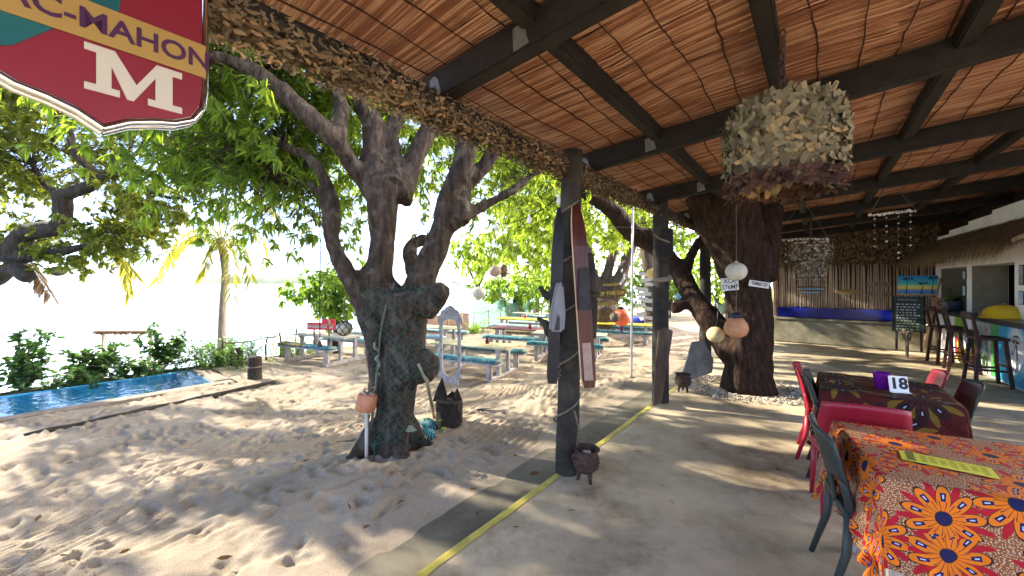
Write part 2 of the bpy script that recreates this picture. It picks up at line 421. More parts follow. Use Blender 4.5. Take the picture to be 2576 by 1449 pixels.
mb = MB(); mb.add([UV(13.25, -2.14, -.115), UV(60, -2.14, -.115), UV(60, 30, -.115), UV(13.25, 30, -.115)], [(0, 1, 2, 3)])
mb.add([UV(-60, 40, -.21), UV(-60, -1.6, -.21), UV(13.2, -1.6, -.21), UV(13.2, 40, -.21)], [(0, 1, 2, 3)])
tag(mb.build('ground', m_sand), 'bare sandy ground around the building', None, None, 'structure')
# bank falling to the sea
mb = MB(); us = list(np.arange(-12, 60, .6))
prof = [(-11.68, -.40), (-12.3, -.75), (-13.2, -1.9), (-14.6, -3.4), (-17, -4.6), (-22, -5.3)]
for i, u in enumerate(us):
    for v, z in prof:
        p = UV(u, v + .25*noise.noise(Vector((u*.6, v, 0))), z + .2*noise.noise(Vector((u*.9, v*.8, 3)))*(v < -12)); mb.v.append(tuple(p))
k = len(prof)
for i in range(len(us)-1):
    for j in range(k-1): mb.f.append((i*k+j, i*k+j+1, (i+1)*k+j+1, (i+1)*k+j))
m_bank = M('green_bank', (.10, .10, .05), (.22, .19, .11), .95, 3, bump=.6, bs=9)
tag(mb.build('bank', m_bank, None, True), 'grassy bank dropping from terrace to water', None, None, 'structure')
# sea and far shore
def seamat():
    m, nt, nd, lk, b = _nt('sea_water')
    b.inputs['Base Color'].default_value = (.42, .50, .52, 1); b.inputs['Roughness'].default_value = .22; b.inputs['IOR'].default_value = 1.33
    tc = nd.new('ShaderNodeTexCoord'); n = nd.new('ShaderNodeTexNoise'); n.inputs['Scale'].default_value = .35; n.inputs['Detail'].default_value = 7
    lk.new(tc.outputs['Object'], n.inputs[0]); bp = nd.new('ShaderNodeBump'); bp.inputs['Strength'].default_value = .35; bp.inputs['Distance'].default_value = .5
    lk.new(n.outputs[0], bp.inputs['Height']); lk.new(bp.outputs[0], b.inputs['Normal']); return m
mb = MB(); mb.add([(-14000, -14000, -5.1), (14000, -14000, -5.1), (14000, 14000, -5.1), (-14000, 14000, -5.1)], [(0, 1, 2, 3)])
tag(mb.build('sea', seamat()), 'bright sea glaring white in the low sun', None, None, 'structure')
m_hill = M('far_hills', (.05, .085, .045), (.10, .13, .075), .95, .004)
def hills(px0, px1, dist, hmax, seed):
    n = 70; mb = MB()
    for i in range(n+1):
        px = px0+(px1-px0)*i/n; x = (px-1288)/968*dist; e = math.sin(math.pi*i/n)**.5
        h = hmax*e*(.55+.45*noise.noise(Vector((i*.13, seed, 0)))+.12*noise.noise(Vector((i*.6, seed, 5))))
        for dy, hh in ((0, -8), (40, h*.35), (140, h), (420, h*.6), (800, -8)): mb.v.append((x*(dist+dy)/dist, dist+dy, hh-5+1.5*noise.noise(Vector((i*2.3, dy, 1)))))
    for i in range(n):
        for j in range(4): mb.f.append((i*5+j, (i+1)*5+j, (i+1)*5+j+1, i*5+j+1))
    return mb
tag(hills(395, 1000, 2600, 105, 1).build('hills', m_hill, None, True), 'low hazy hills across the bay', None, None, 'structure')
tag(hills(1020, 1900, 3000, 60, 4).build('far_shore', m_hill, None, True), 'faint far shore behind the trees', None, None, 'structure')

# ------------------------------------------------------------------ floor slab, apron, painted edge
def concmat(name, c, c2, c3):
    m = M(name, c, c2, .78, 1.6, 10, bump=.25, bs=60, c3=c3, dist=.006, spec=.35)
    nt = m.node_tree; nd, lk = nt.nodes, nt.links; b = nd['Principled BSDF']
    tc = nd.new('ShaderNodeTexCoord'); v = nd.new('ShaderNodeTexVoronoi'); v.inputs['Scale'].default_value = 5.5; lk.new(tc.outputs['Object'], v.inputs[0])
    r = ramp(nd, [(.03, (.25, .2, .17)), (.06, (1, 1, 1))]); lk.new(v.outputs[0], r.inputs[0])
    n = nd.new('ShaderNodeTexNoise'); n.inputs['Scale'].default_value = 1.1; n.inputs['Detail'].default_value = 9; lk.new(tc.outputs['Object'], n.inputs[0])
    n.inputs['Roughness'].default_value = .75; r2 = ramp(nd, [(.36, (.50, .44, .38)), (.45, (.80, .76, .71)), (.52, (.97, .95, .92)), (.62, (1.10, 1.08, 1.04))]); lk.new(n.outputs[0], r2.inputs[0])
    x1 = nd.new('ShaderNodeMix'); x1.data_type = 'RGBA'; x1.blend_type = 'MULTIPLY'; x1.inputs[0].default_value = .6
    x2 = nd.new('ShaderNodeMix'); x2.data_type = 'RGBA'; x2.blend_type = 'MULTIPLY'; x2.inputs[0].default_value = 1
    src = b.inputs['Base Color'].links[0].from_socket
    lk.new(src, x1.inputs[6]); lk.new(r.outputs[0], x1.inputs[7]); lk.new(x1.outputs[2], x2.inputs[6]); lk.new(r2.outputs[0], x2.inputs[7])
    lk.new(x2.outputs[2], b.inputs['Base Color']); return m
m_floor = concmat('concrete_floor', (.36, .29, .185), (.48, .395, .27), (.56, .475, .335))
m_apron = concmat('mossy_concrete', (.085, .075, .054), (.135, .118, .085), (.175, .155, .115))
FL = tag(thing('floor', 'worn concrete floor slab under the reed roof', None, (0, 0, 0)), kind='structure')
mb = MB(); us = list(np.arange(-8, 13.26, .25))
ev = lambda u: -1.72+.012*noise.noise(Vector((u*1.7, 3, 0)))+.02*noise.noise(Vector((u*.4, 9, 0)))
for u in us:
    for v, z in ((ev(u)+.006, -.16), (ev(u), -.012), (ev(u)+.012, 0), (6.2, 0)): mb.v.append(tuple(UV(u, v, z)))
for i in range(len(us)-1):
    for j in range(3): mb.f.append((i*4+j, (i+1)*4+j, (i+1)*4+j+1, i*4+j+1)[::-1])
mb.f.append((0, 1, 2, 3)); mb.build('slab', m_floor, FL)
m_yel = M('worn_yellow_paint', (.30, .24, .06), (.52, .42, .07), .7, 7, c3=(.60, .50, .12), bump=.2)
mb = MB(); us2 = list(np.arange(-4, 13.2, .06))
for u in us2:
    w = .055+.012*noise.noise(Vector((u*5, 1, 0)))+.01*noise.noise(Vector((u*17, 1, 0)))
    for v, z in ((ev(u)-.004, -.06+.02*noise.noise(Vector((u*9, 7, 0)))), (ev(u)-.004, .001), (ev(u)+.012, .004), (ev(u)+w, .004)): mb.v.append(tuple(UV(u, v, z)))
for i in range(len(us2)-1):
    for j in range(3): mb.f.append((i*4+j, (i+1)*4+j, (i+1)*4+j+1, i*4+j+1)[::-1])
tag(mb.build('painted_edge', m_yel, FL), 'worn yellow safety line along the slab edge')
mb = MB()
for u in us2:
    e = -2.19+.03*noise.noise(Vector((u*.8, 5, 0)))+.012*noise.noise(Vector((u*4, 5, 0)))
    for v, z in ((-1.70, -.092), (e+.03, -.10), (e-.02, -.20)): mb.v.append(tuple(UV(u, v, z+.004*noise.noise(Vector((u*3, v, 2))))))
for i in range(len(us2)-1):
    for j in range(2): mb.f.append((i*3+j, (i+1)*3+j, (i+1)*3+j+1, i*3+j+1))
tag(mb.build('apron_step', m_apron), 'lower mossy concrete step beside the floor', None, None, 'structure')

# ------------------------------------------------------------------ pool
PL = thing('pool', 'long narrow infinity pool of blue water at the terrace edge', 'pool', UV(0, -10.2, -.38))
m_tile = M('blue_pool_plaster', (.03, .24, .42), (.07, .36, .55), .5, 2)
m_coping = M('sandy_pool_coping', (.13, .10, .07), (.27, .22, .165), .9, 5, bump=.5, bs=24)
def wmat():
    m, nt, nd, lk, b = _nt('pool_water'); nd.remove(b)
    tr = nd.new('ShaderNodeBsdfTransparent'); tr.inputs[0].default_value = (.55, .88, .97, 1)
    gl = nd.new('ShaderNodeBsdfGlossy'); gl.inputs['Roughness'].default_value = .03
    fr = nd.new('ShaderNodeFresnel'); fr.inputs[0].default_value = 1.25; mx = nd.new('ShaderNodeMixShader')
    tc = nd.new('ShaderNodeTexCoord'); n = nd.new('ShaderNodeTexNoise'); n.inputs['Scale'].default_value = 5; n.inputs['Detail'].default_value = 3
    lk.new(tc.outputs['Object'], n.inputs[0]); bp = nd.new('ShaderNodeBump'); bp.inputs['Strength'].default_value = .5; bp.inputs['Distance'].default_value = .05
    lk.new(n.outputs[0], bp.inputs['Height'])
    for s_ in (gl.inputs['Normal'], fr.inputs['Normal']): lk.new(bp.outputs[0], s_)
    mi = nd.new('ShaderNodeMath'); mi.operation = 'MINIMUM'; mi.inputs[1].default_value = .6; lk.new(fr.outputs[0], mi.inputs[0]); lk.new(mi.outputs[0], mx.inputs[0]); lk.new(tr.outputs[0], mx.inputs[1]); lk.new(gl.outputs[0], mx.inputs[2]); lk.new(mx.outputs[0], nd['Material Output'].inputs[0]); return m
u0, u1, v0, v1 = -9, 2.28, -11.0, -9.33
def quadstrip(pts): return pts
mb = MB(); zt, zb = -.366, -1.0
c = [UV(u0, v0, zb), UV(u1, v0, zb), UV(u1, v1, zb), UV(u0, v1, zb), UV(u0, v0, zt), UV(u1, v0, zt), UV(u1, v1, zt), UV(u0, v1, zt)]
mb.add(c, [(0, 1, 2, 3), (0, 4, 5, 1), (1, 5, 6, 2), (2, 6, 7, 3), (3, 7, 4, 0)]); mb.build('basin', m_tile, PL, False, True)
mb = MB(); mb.add([UV(u0, v0, -.372), UV(u1, v0, -.372), UV(u1, v1, -.372), UV(u0, v1, -.372)], [(0, 1, 2, 3)]); mb.build('water', wmat(), PL, False, True)
mb = MB(); mb.bar(UV(-9, -9.18, -.435), UV(2.58, -9.18, -.435), .29, .17); mb.build('coping', m_coping, PL, False, True, .02)
mb = MB(); mb.bar(UV(2.43, -9.328, -.432), UV(2.43, -11.1, -.432), .296, .19); mb.build('coping', m_coping, PL, False, True, .02)
mb = MB(); mb.bar(UV(-9, -11.08, -.50), UV(2.27, -11.08, -.50), .15, .25); tag(mb.build('overflow_edge', m_tile, PL, False, True, .01), 'blue rendered overflow edge of the pool')
# buried timber edging in the sand in front of the pool
mb = MB(); a, b = G(60, 1100), G(690, 962)
mb.tube([(*(a+(b-a)*t+Vector((0, 0, .0+.02*noise.noise(Vector((t*9, 0, 0)))))), .05) for t in np.linspace(0, 1, 30)], None, 8)
e = mb.build('timber_edging', m_post, None, True); tag(e, 'half buried dark timber edging in the sand before the pool', 'timber')

# ------------------------------------------------------------------ roof
RF = thing('reed_roof', 'low reed matting roof on dark timber beams over the terrace', 'roof', UV(5, .5, 2.7))
def zr(v): return 2.70+.077*(v+1.05)                    # underside of the rafters
RU0, RU1 = -1.9, 13.4
RAFT = [-1.9+.0, -.31+.0, 1.5, 3.31, 5.12, 6.93, 8.74, 10.55, 12.36]
for u in RAFT[1:]:
    a, b = UV(u, -1.93, zr(-1.93)+.085), UV(u, 3.25, zr(3.25)+.085)
    o = MB().bar(a, b, .095, .17).build('rafter', m_dark, RF, False, True, .012)
for v in (-1.05, -.2, .65, 1.5, 2.35, 3.1):
    MB().bar(UV(RU0, v, zr(v)+.145), UV(RU1, v, zr(v)+.145), .085, .11).build('purlin', m_dark, RF, False, True, .01)
MB().tube([(*UV(u, -1.68+.012*math.sin(u*1.3), 2.605+.01*math.sin(u*2.1)), .055) for u in np.arange(-1.9, 13.3, .4)], None, 14).build('eave_beam', m_dark, RF, True, True)
for u in RAFT[2:7]:
    for v in (-1.05, -1.66):
        for sgn in (-1,):
            f = frame(UV(u-.052, v-.045, zr(v)+.07), -VDIR, ZUP)
            bmb = MB(); bmb.prism([(-.045, -.05), (.045, -.062), (.05, .045), (.012, .06), (-.02, .035)], .005, f)
            for hx, hy in ((-.02, -.03), (.02, .03), (.015, -.03)): bmb.ball(f @ Vector((hx, hy, .006)), .006, 8)
            bmb.build('bracket', m_metal, RF, False, True)
m_reed = M('reed', (.19, .078, .040), (.31, .145, .078), .7, 3.5, island=.8, c3=(.40, .235, .145), bump=.2, bs=50)
NR = 0; Vv = []; Qq = []
zreed = lambda v: zr(v)+.215
u = RU0
while u < RU1:
    r = random.uniform(.005, .009); v = -2.0+random.uniform(-.05, .05); end = 3.25
    while v < end:
        ln = random.uniform(1.2, 2.6) if v < 2.6 else 6; v2 = min(end, v+ln); dz = random.uniform(-.002, .0025); sk = random.uniform(-.006, .006)
        nseg = 6 if v < 2.6 else 1; base = len(Vv)
        for k in range(nseg+1):
            vv = v+(v2-v)*k/nseg; zz = zreed(vv)+dz+.014*math.sin(vv*3.7+u*1.1)+.012*math.sin(u*2.6+vv)+.01*math.sin(vv*9+u*.5); uu = u+sk*k/nseg+.01*math.sin(vv*2.2)
            for du, dz2 in ((-r, .0), (-r*.6, -r*.85), (r*.6, -r*.85), (r, 0)):
                Vv.append(tuple(UV(uu+du, vv, zz+dz2)))
        for k in range(nseg):
            for j in range(3): Qq.append((base+k*4+j, base+k*4+j+1, base+k*4+4+j+1, base+k*4+4+j))
        v = v2
    u += r*1.6
off = np.array(RF.location); me = np_mesh('reed_matting', np.array(Vv)-off, [np.array(Qq)])
tag(link('reed_matting', me, m_reed, RF), 'reddish brown matting of thin reeds laid side by side', kind='stuff')
m_cord = M('reed_stitching', (.05, .02, .014), None, .95)
vv = -1.86
while vv < 3.2:
    pts = []
    for u in np.arange(RU0, RU1, .11):
        wv = vv+.018*math.sin(u*2.3+vv*7)+.02*noise.noise(Vector((u*1.2, vv*5, 0)))+random.uniform(-.007, .007)
        pts.append((*UV(u, wv, zreed(wv)-.017+.014*math.sin(wv*3.7+u*1.1)+.012*math.sin(u*2.6+wv)+.01*math.sin(wv*9+u*.5)), .0038+random.uniform(-.001, .0015)))
    MB().tube(pts, None, 5, False).build('stitch_cord', m_cord, RF, True, True); vv += .205
mb = MB()
mb.add([UV(RU0, -2.05, zreed(-2.05)+.055), UV(RU1, -2.05, zreed(-2.05)+.055), UV(RU1, 3.3, zreed(3.3)+.055), UV(RU0, 3.3, zreed(3.3)+.055),
        UV(RU0, -2.05, zreed(-2.05)+.09), UV(RU1, -2.05, zreed(-2.05)+.09), UV(RU1, 3.3, zreed(3.3)+.09), UV(RU0, 3.3, zreed(3.3)+.09)],
       [(0, 1, 2, 3), (7, 6, 5, 4), (0, 4, 5, 1), (1, 5, 6, 2), (2, 6, 7, 3), (3, 7, 4, 0)])
mb.build('roof_sheet', M('roof_sheet', (.12, .07, .045), (.2, .12, .08), .8, 3), RF, False, True)

# posts
def post(u, v, r, label, seed, top=2.72, zb=-.2):
    p = UV(u, v, 0); t = thing('roof_post', label, 'post', p, group='posts under the eave')
    mb = MB(); pts = []
    for z in np.linspace(zb, top, 26):
        pts.append((p.x+.016*(z if seed == 1 else 0)+.012*noise.noise(Vector((z*.8, seed, 0))), p.y+.012*noise.noise(Vector((z*.8, seed, 9))), z, r*(1.06-.12*(z-zb)/(top-zb)+.05*noise.noise(Vector((z*2.2, seed, 4))))))
    mb.tube(pts, None, 18, True); mb.build('shaft', m_post, t, True, True); return t
P1 = UV(2.851, -1.668); P2 = UV(5.33, -1.66)
post(2.851, -1.668, .092, 'round dark post wrapped in rope with water skis on it', 1)
post(5.33, -1.66, .105, 'dark post with boards leaning at it, next to the tree in the floor', 2)
post(8.0, -1.66, .10, 'slim post behind the big limb of the tree in the floor', 3)
post(10.6, -1.66, .10, 'far post mostly hidden behind the tree in the floor', 4)

# ------------------------------------------------------------------ camouflage netting
m_camo = leafmat('camouflage_cloth', (.035, .024, .014), (.24, .175, .10), (.18, .13, .07), .28, .85)
m_camo_shade = leafmat('camouflage_cloth_olive', (.09, .075, .04), (.27, .225, .13), (.20, .16, .08), .25, .85)
def scraps(name, C, N, size, m, parent, curl=.5, along=None):
    """small bent scraps of cloth on points C with outward normals N"""
    C = np.array(C); N = np.array(N); n = len(C); off = np.array(parent.location) if parent else np.zeros(3)
    a = RS.normal(0, 1, (n, 3))
    if along is not None: a = a*.55+np.array(along)*1.0
    a -= N*(a*N).sum(1)[:, None]; a /= np.linalg.norm(a, axis=1)[:, None]+1e-9; b = np.cross(N, a)
    L = (size*(.5+RS.rand(n)))[:, None]; W = (size*(.28+.35*RS.rand(n)))[:, None]; k = (curl*(.2+RS.rand(n)))[:, None]
    P = []
    for t in (-1, -.33, .33, 1):
        w = W*(1-.45*abs(t)); up = N*L*k*(abs(t)**1.6)
        for s_ in (-1, 1): P.append(C-off+a*L*t+b*w*s_*(.8+.4*RS.rand(n))[:, None]+up+N*L*.25*(RS.rand(n)[:, None]-.5))
    V = np.stack(P, 1).reshape(-1, 3); i = (np.arange(n)*8)[:, None]
    Q = np.concatenate([i+np.array([[2*j, 2*j+1, 2*j+3, 2*j+2]]) for j in range(3)])
    return link(name, np_mesh(name, V, [Q]), m, parent)
C = []; N = []
for k in range(34000):
    u = random.uniform(-1.9, 13.2) if k % 3 == 0 else random.uniform(-1.6, 4.5); th = random.gauss(-.9, 1.25)
    rad = .056+.04*abs(noise.noise(Vector((u*1.5, 2, 0))))+random.uniform(0, .022)
    dv, dz = -math.cos(th)*rad, math.sin(th)*rad
    if random.random() < .25: dz -= random.uniform(0, .07)
    C.append(UV(u, -1.69+dv, 2.605+dz)); N.append(UV(0, -math.cos(th), math.sin(th)*.9))
o = scraps('camouflage_net', C, N, .016, m_camo, None, .8, UDIR)
off_ = MB().tube([(*UV(u, -1.70+.02*noise.noise(Vector((u*2, 0, 0))), 2.605), .062+.015*noise.noise(Vector((u*3, 5, 0)))) for u in np.arange(-1.9, 13.2, .12)], None, 12, False, jit=.12).build('net_roll', m_camo, o, True)
tag(o, 'tan camouflage net wound along the eave beam', 'netting')
# ------------------------------------------------------------------ bar wall with serving hatches
m_plaster = M('white_plaster', (.68, .67, .64), (.82, .81, .79), .85, 2.2, bump=.25, bs=18, c3=(.86, .85, .83))
m_reveal = M('khaki_plaster', (.20, .18, .12), (.28, .25, .18), .85, 4)
B0 = Vector((13.15, 2.13)); B1 = Vector((5.0, 2.66)); BD = (B1-B0).normalized(); BN = Vector((BD.y, -BD.x))
if BN.y > 0: BN = -BN
def BW(s, t, z=0): q = B0+BD*s+BN*t; return UV(q.x, q.y, z)     # s from the far corner towards the viewer, t out into the terrace
BDIR = (BW(1, 0)-BW(0, 0)); BOUT = (BW(0, 1)-BW(0, 0))
BR = thing('bar_building', 'white plastered bar with dark serving hatches under a thatch fringe', 'building', BW(3.5, -.3))
def wbox(s0, s1, t0, t1, z0, z1, name, m, bevel=0, parent=None):
    a = BW((s0+s1)/2, t0, (z0+z1)/2); b = BW((s0+s1)/2, t1, (z0+z1)/2)
    mb = MB(); c = [BW(s0, t0, z0), BW(s1, t0, z0), BW(s1, t1, z0), BW(s0, t1, z0), BW(s0, t0, z1), BW(s1, t0, z1), BW(s1, t1, z1), BW(s0, t1, z1)]
    mb.add(c, [(0, 1, 2, 3), (7, 6, 5, 4), (4, 5, 1, 0), (5, 6, 2, 1), (6, 7, 3, 2), (7, 4, 0, 3)])
    return mb.build(name, m, parent or BR, False, True, bevel)
TH = .45
H1, H2 = (.5, 1.93), (2.15, 3.75)                # hatch spans along the wall
wbox(0, .5, -TH, 0, .98, 1.92, 'pier', m_plaster); wbox(1.93, 2.15, -TH, 0, .98, 1.92, 'pier', m_plaster); wbox(3.75, 5.4, -TH, 0, .98, 1.92, 'pier', m_plaster)
mb = MB(); top = []
st = [(0, 2.64), (1.0, 2.64), (1.0, 2.71), (2.0, 2.71), (2.0, 2.77), (3.0, 2.77), (3.0, 2.83), (5.4, 2.83)]
poly = [(0, 1.921)] + st + [(5.4, 1.921)]
n = len(poly); vsx = [BW(s, 0, z) for s, z in poly]+[BW(s, -TH, z) for s, z in poly]
mb.add(vsx, [tuple(range(n)), tuple(range(n, 2*n))[::-1]]+[(i, n+i, n+(i+1) % n, (i+1) % n) for i in range(n)])
mb.build('upper_wall', m_plaster, BR, False, True)
wbox(0, 5.4, -TH, -.01, 0, .97, 'lower_wall', m_plaster)
for a, b in (H1, H2): wbox(a-.002, a+.012, -TH+.01, -.006, 1.06, 1.915, 'reveal', m_reveal)
wbox(-.05, 5.4, -TH-.1, .30, .975, 1.05, 'counter', M('black_counter', (.014, .014, .015), (.03, .03, .032), .28, 6), .012)
m_in = M('room_darkness', (.010, .009, .008), (.018, .016, .014), .9, 3)  # near black walls stand in for the shade inside the room
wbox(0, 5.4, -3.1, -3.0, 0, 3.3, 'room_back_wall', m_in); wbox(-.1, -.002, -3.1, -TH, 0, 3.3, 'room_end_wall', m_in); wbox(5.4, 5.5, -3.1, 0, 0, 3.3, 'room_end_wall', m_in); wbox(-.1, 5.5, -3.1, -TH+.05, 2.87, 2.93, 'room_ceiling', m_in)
wbox(-.3, 5.4, -TH+.05, -TH+.12, 2.5, 3.13, 'sky_gap_panel', m_dark)  # dark panel added to shut out the sky above the stepped wall
# painted murals on the bar front: raised painted panels
def mural(s0, s1, polys, base):
    p = wbox(s0, s1, -.009, .004, .02, .97, 'mural_panel', base)
    for name, pts, m, dz in polys:
        f = frame(BW(0, .005+dz, 0), BDIR, ZUP); mm = MB(); mm.prism(pts, .002 if f.col[2].xyz.dot(BOUT) > 0 else -.002, f)
        mm.build(name, m, BR, False, True)
P_ = lambda n, c, c2=None: M('paint_'+n, c, c2 or tuple(x*.7 for x in c), .6, 6)
pr, py, pg, pk, pb, pw, pgn = P_('red', (.55, .03, .03)), P_('yellow', (.75, .55, .03)), P_('lime', (.25, .55, .05)), P_('black', (.02, .02, .02)), P_('blue', (.03, .22, .50), (.02, .35, .55)), P_('white', (.75, .75, .75), (.68, .70, .72)), P_('green', (.05, .25, .08), (.12, .40, .10))
mural(.05, 1.33, [], pw)
mural(1.331, 2.15, [('mural_shape', [(1.420, .55), (1.840, .58), (1.840, 0.955), (1.380, 0.955)], pg, 0), ('mural_shape', [(1.350, 1.0), (1.420, .55), (1.640, .42), (1.680, .3), (1.420, .12), (1.350, .2)], pr, .001),
      ('mural_shape', [(1.380, .03), (2.140, .03), (2.140, .32), (1.640, .36)], py, .002),
      ('mural_shape', [(1.52+.07*math.cos(a*math.pi/5+.3)*(1 if a % 2 == 0 else .45), .36+.1*math.sin(a*math.pi/5+.3)*(1 if a % 2 == 0 else .45)) for a in range(10)], py, .003)], pw)
rr = random.Random(3); bl = []
for k in range(34):
    cx, cz, rx = rr.uniform(2.24, 2.88), rr.uniform(.1, .9), rr.uniform(.02, .07)
    bl.append(('mural_shape', [(cx+rx*math.cos(a)*rr.uniform(.5, 1.2), cz+rx*2*math.sin(a)*rr.uniform(.5, 1.2)) for a in np.linspace(0, 6.28, 8)[:-1]], rr.choice([pw, pgn, pb, pw, pg, P_('pink', (.6, .2, .3))]), .0005*k))
mural(2.151, 2.96, bl, P_('silver', (.5, .52, .52), (.2, .25, .2)))
cir = lambda cx, cz, rx, rz, n=22: [(cx+rx*math.cos(2*math.pi*i/n), cz+rz*math.sin(2*math.pi*i/n)) for i in range(n)]
mural(2.961, 5.39, [('mural_shape', [(2.970, .03), (3.210, .03), (3.110, .5), (3.310, .95), (2.970, 0.955)], pgn, 0), ('mural_shape', cir(3.83, .58, .36, .46), P_('skyblue', (.10, .45, .70)), .001), ('mural_shape', cir(3.83, .58, .29, .39), P_('paleblue', (.35, .65, .80)), .002), ('mural_shape', cir(3.83, .58, .22, .33), pw, .003),
      ('eye_mark', [(3.710, .76), (3.790, .80), (3.890, .80), (3.950, .74), (3.890, .77), (3.810, .77)], pk, .004), ('eye_mark', [(3.710, .70), (3.810, .73), (3.950, .69), (3.810, .665)], pk, .005), ('eye_mark', cir(3.82, .70, .02, .025, 8), pw, .006),
      ('eye_mark', [(3.830, .66), (3.860, .66), (3.880, .42), (3.840, .42)], pk, .004), ('eye_mark', [(3.810, .66), (3.830, .655), (3.750, .50), (3.690, .49), (3.690, .56), (3.710, .56), (3.720, .51), (3.745, .52)], pk, .0045)], pb)
# thatch fringe
m_thatch = M('thatch_straw', (.09, .055, .028), (.24, .155, .08), .95, 8, island=.9, c3=(.34, .23, .13))
Vv = []; Tt = []
for k in range(15000):
    s = random.uniform(-.55, 5.4) if k % 4 else random.uniform(-.6, 3.4); f_ = random.random()
    t0 = .02+.42*f_; zt = 2.56-.30*f_+random.uniform(-.03, .03); L = random.uniform(.25, .46); sag = random.uniform(.06, .16)
    p0 = BW(s, t0, zt); p1 = BW(s+random.uniform(-.04, .04), t0+L*.55, zt-L*.5+.02); p2 = BW(s+random.uniform(-.08, .08), min(t0+L*.72, .70)+random.uniform(-.03, .03), zt-L*.78-sag*f_)
    w = BDIR*random.uniform(.003, .007); b = len(Vv)
    Vv += [tuple(p0-w), tuple(p0+w), tuple(p1+w), tuple(p1-w), tuple(p2)]; Tt.append((b, b+1, b+2, b+3)); Tt.append((b+3, b+2, b+4))
mb = MB(); mb.v = Vv; mb.f = Tt
TH_ = thing('thatch_awning', 'shaggy brown straw awning over the bar hatches', 'awning', BW(3, .3, 2.2))
tag(mb.build('straw', m_thatch, TH_, False, True), kind='stuff')
mb = MB(); mb.add([BW(-.5, .015, 2.50), BW(5.4, .015, 2.50), BW(5.4, .56, 2.16), BW(-.5, .56, 2.16), BW(-.5, .015, 2.44), BW(5.4, .015, 2.44), BW(5.4, .55, 2.11), BW(-.5, .55, 2.11)],
                  [(0, 1, 2, 3), (7, 6, 5, 4), (0, 4, 5, 1), (1, 5, 6, 2), (2, 6, 7, 3), (3, 7, 4, 0)])
mb.build('thatch_core', m_thatch, TH_, False, True)

# ------------------------------------------------------------------ reed screen wall at the far end
U_B = 12.95
RW = thing('reed_screen', 'upright pale reed screen standing on a concrete plinth at the far end', 'wall', UV(U_B, .6, 0))
m_plinth = M('stained_plinth', (.12, .11, .07), (.20, .18, .12), .9, 3, bump=.4, bs=20, c3=(.26, .24, .19))
MB().bar(UV(U_B, -.95, .31), UV(U_B, 2.12, .31), .40, .62).build('plinth', m_plinth, RW, False, True, .03)
MB().bar(UV(U_B+.02, -.93, .642), UV(U_B+.02, 1.62, .642), .50, .05).build('plinth_cap', m_plinth, RW, False, True, .015)
m_cane = M('pale_cane', (.20, .13, .085), (.46, .36, .26), .7, 14, island=.8, stretch=(1, 1, .1))
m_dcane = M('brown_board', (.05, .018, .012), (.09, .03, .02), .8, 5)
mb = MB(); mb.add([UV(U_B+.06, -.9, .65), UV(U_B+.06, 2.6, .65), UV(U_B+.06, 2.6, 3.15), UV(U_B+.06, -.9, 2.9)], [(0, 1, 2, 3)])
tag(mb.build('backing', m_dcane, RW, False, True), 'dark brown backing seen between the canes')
v = -.90; k = 0
while v < 2.1:
    r = random.uniform(.011, .018); lo = .95+random.uniform(-.02, .02) if v < 1.52 else .64
    tp = 2.12+random.uniform(-.05, .05); dx = random.uniform(-.025, .025)
    MB().tube([(*UV(U_B+.035, v, lo), r), (*UV(U_B+.03, v+dx*.5, (lo+tp)/2), r*.95), (*UV(U_B+.035, v+dx, tp), r*.8)], None, 6).build('cane', m_cane, RW, True, True)
    v += r*2*random.uniform(1.0, 1.55); k += 1
MB().tube([(*UV(U_B-.02, -.93, 0), .035), (*UV(U_B-.02, -.95, 2.6), .03)], None, 8).build('corner_pole', m_cane, RW, True, True)
tag(MB().bar(UV(U_B-.02, -.85, .81), UV(U_B-.02, 1.5, .81), .03, .27).build('blue_panel', M('deep_blue_glass', (.004, .006, .09), (.006, .015, .22), .15, 3), RW, False, True, .006), 'glossy deep blue panel below the canes')
C = []; N = []
for k in range(5200):
    vv_ = random.uniform(-1.0, 2.16); zz = random.uniform(2.05+.06*noise.noise(Vector((vv_*3, 0, 0))), 2.95)
    C.append(UV(U_B-.05+random.uniform(-.05, .03), vv_, zz)); N.append(UV(-1, random.uniform(-.2, .2), random.uniform(-.2, .3)))
tag(scraps('camouflage_net', C, N, .03, m_camo, None, .7), 'camouflage net stretched above the reed screen', 'netting')
# small plaques hung on the reed screen
m_drift = M('driftwood', (.11, .085, .06), (.24, .20, .15), .9, 9, bump=.4, bs=40)
f = frame(UV(U_B-.035, .62, 1.36), VDIR, ZUP)
t = thing('fish_plaque', 'small golden brown oval wooden plaque on the canes', 'plaque', UV(U_B-.035, .62, 1.36))
MB().prism([(.24*math.cos(a), .085*math.sin(a)*(1 if math.sin(a) > 0 else .6)) for a in np.linspace(0, 2*math.pi, 17)[:-1]], .02, f).build('board', M('golden_wood', (.16, .10, .03), (.3, .2, .07), .6, 10), t, False, True)
for i, (vv_, zz) in enumerate(((1.18, 1.56), (1.18, 1.32))):
    o = MB().bar(UV(U_B-.03, vv_-.22, zz), UV(U_B-.03, vv_+.22, zz+.01), .03, .10).build('wooden_sign', m_drift, None, False, False, .01)
    tag(o, ('upper' if i == 0 else 'lower')+' of two grey weathered boards on the reed screen', 'sign', 'grey boards on the reed screen')

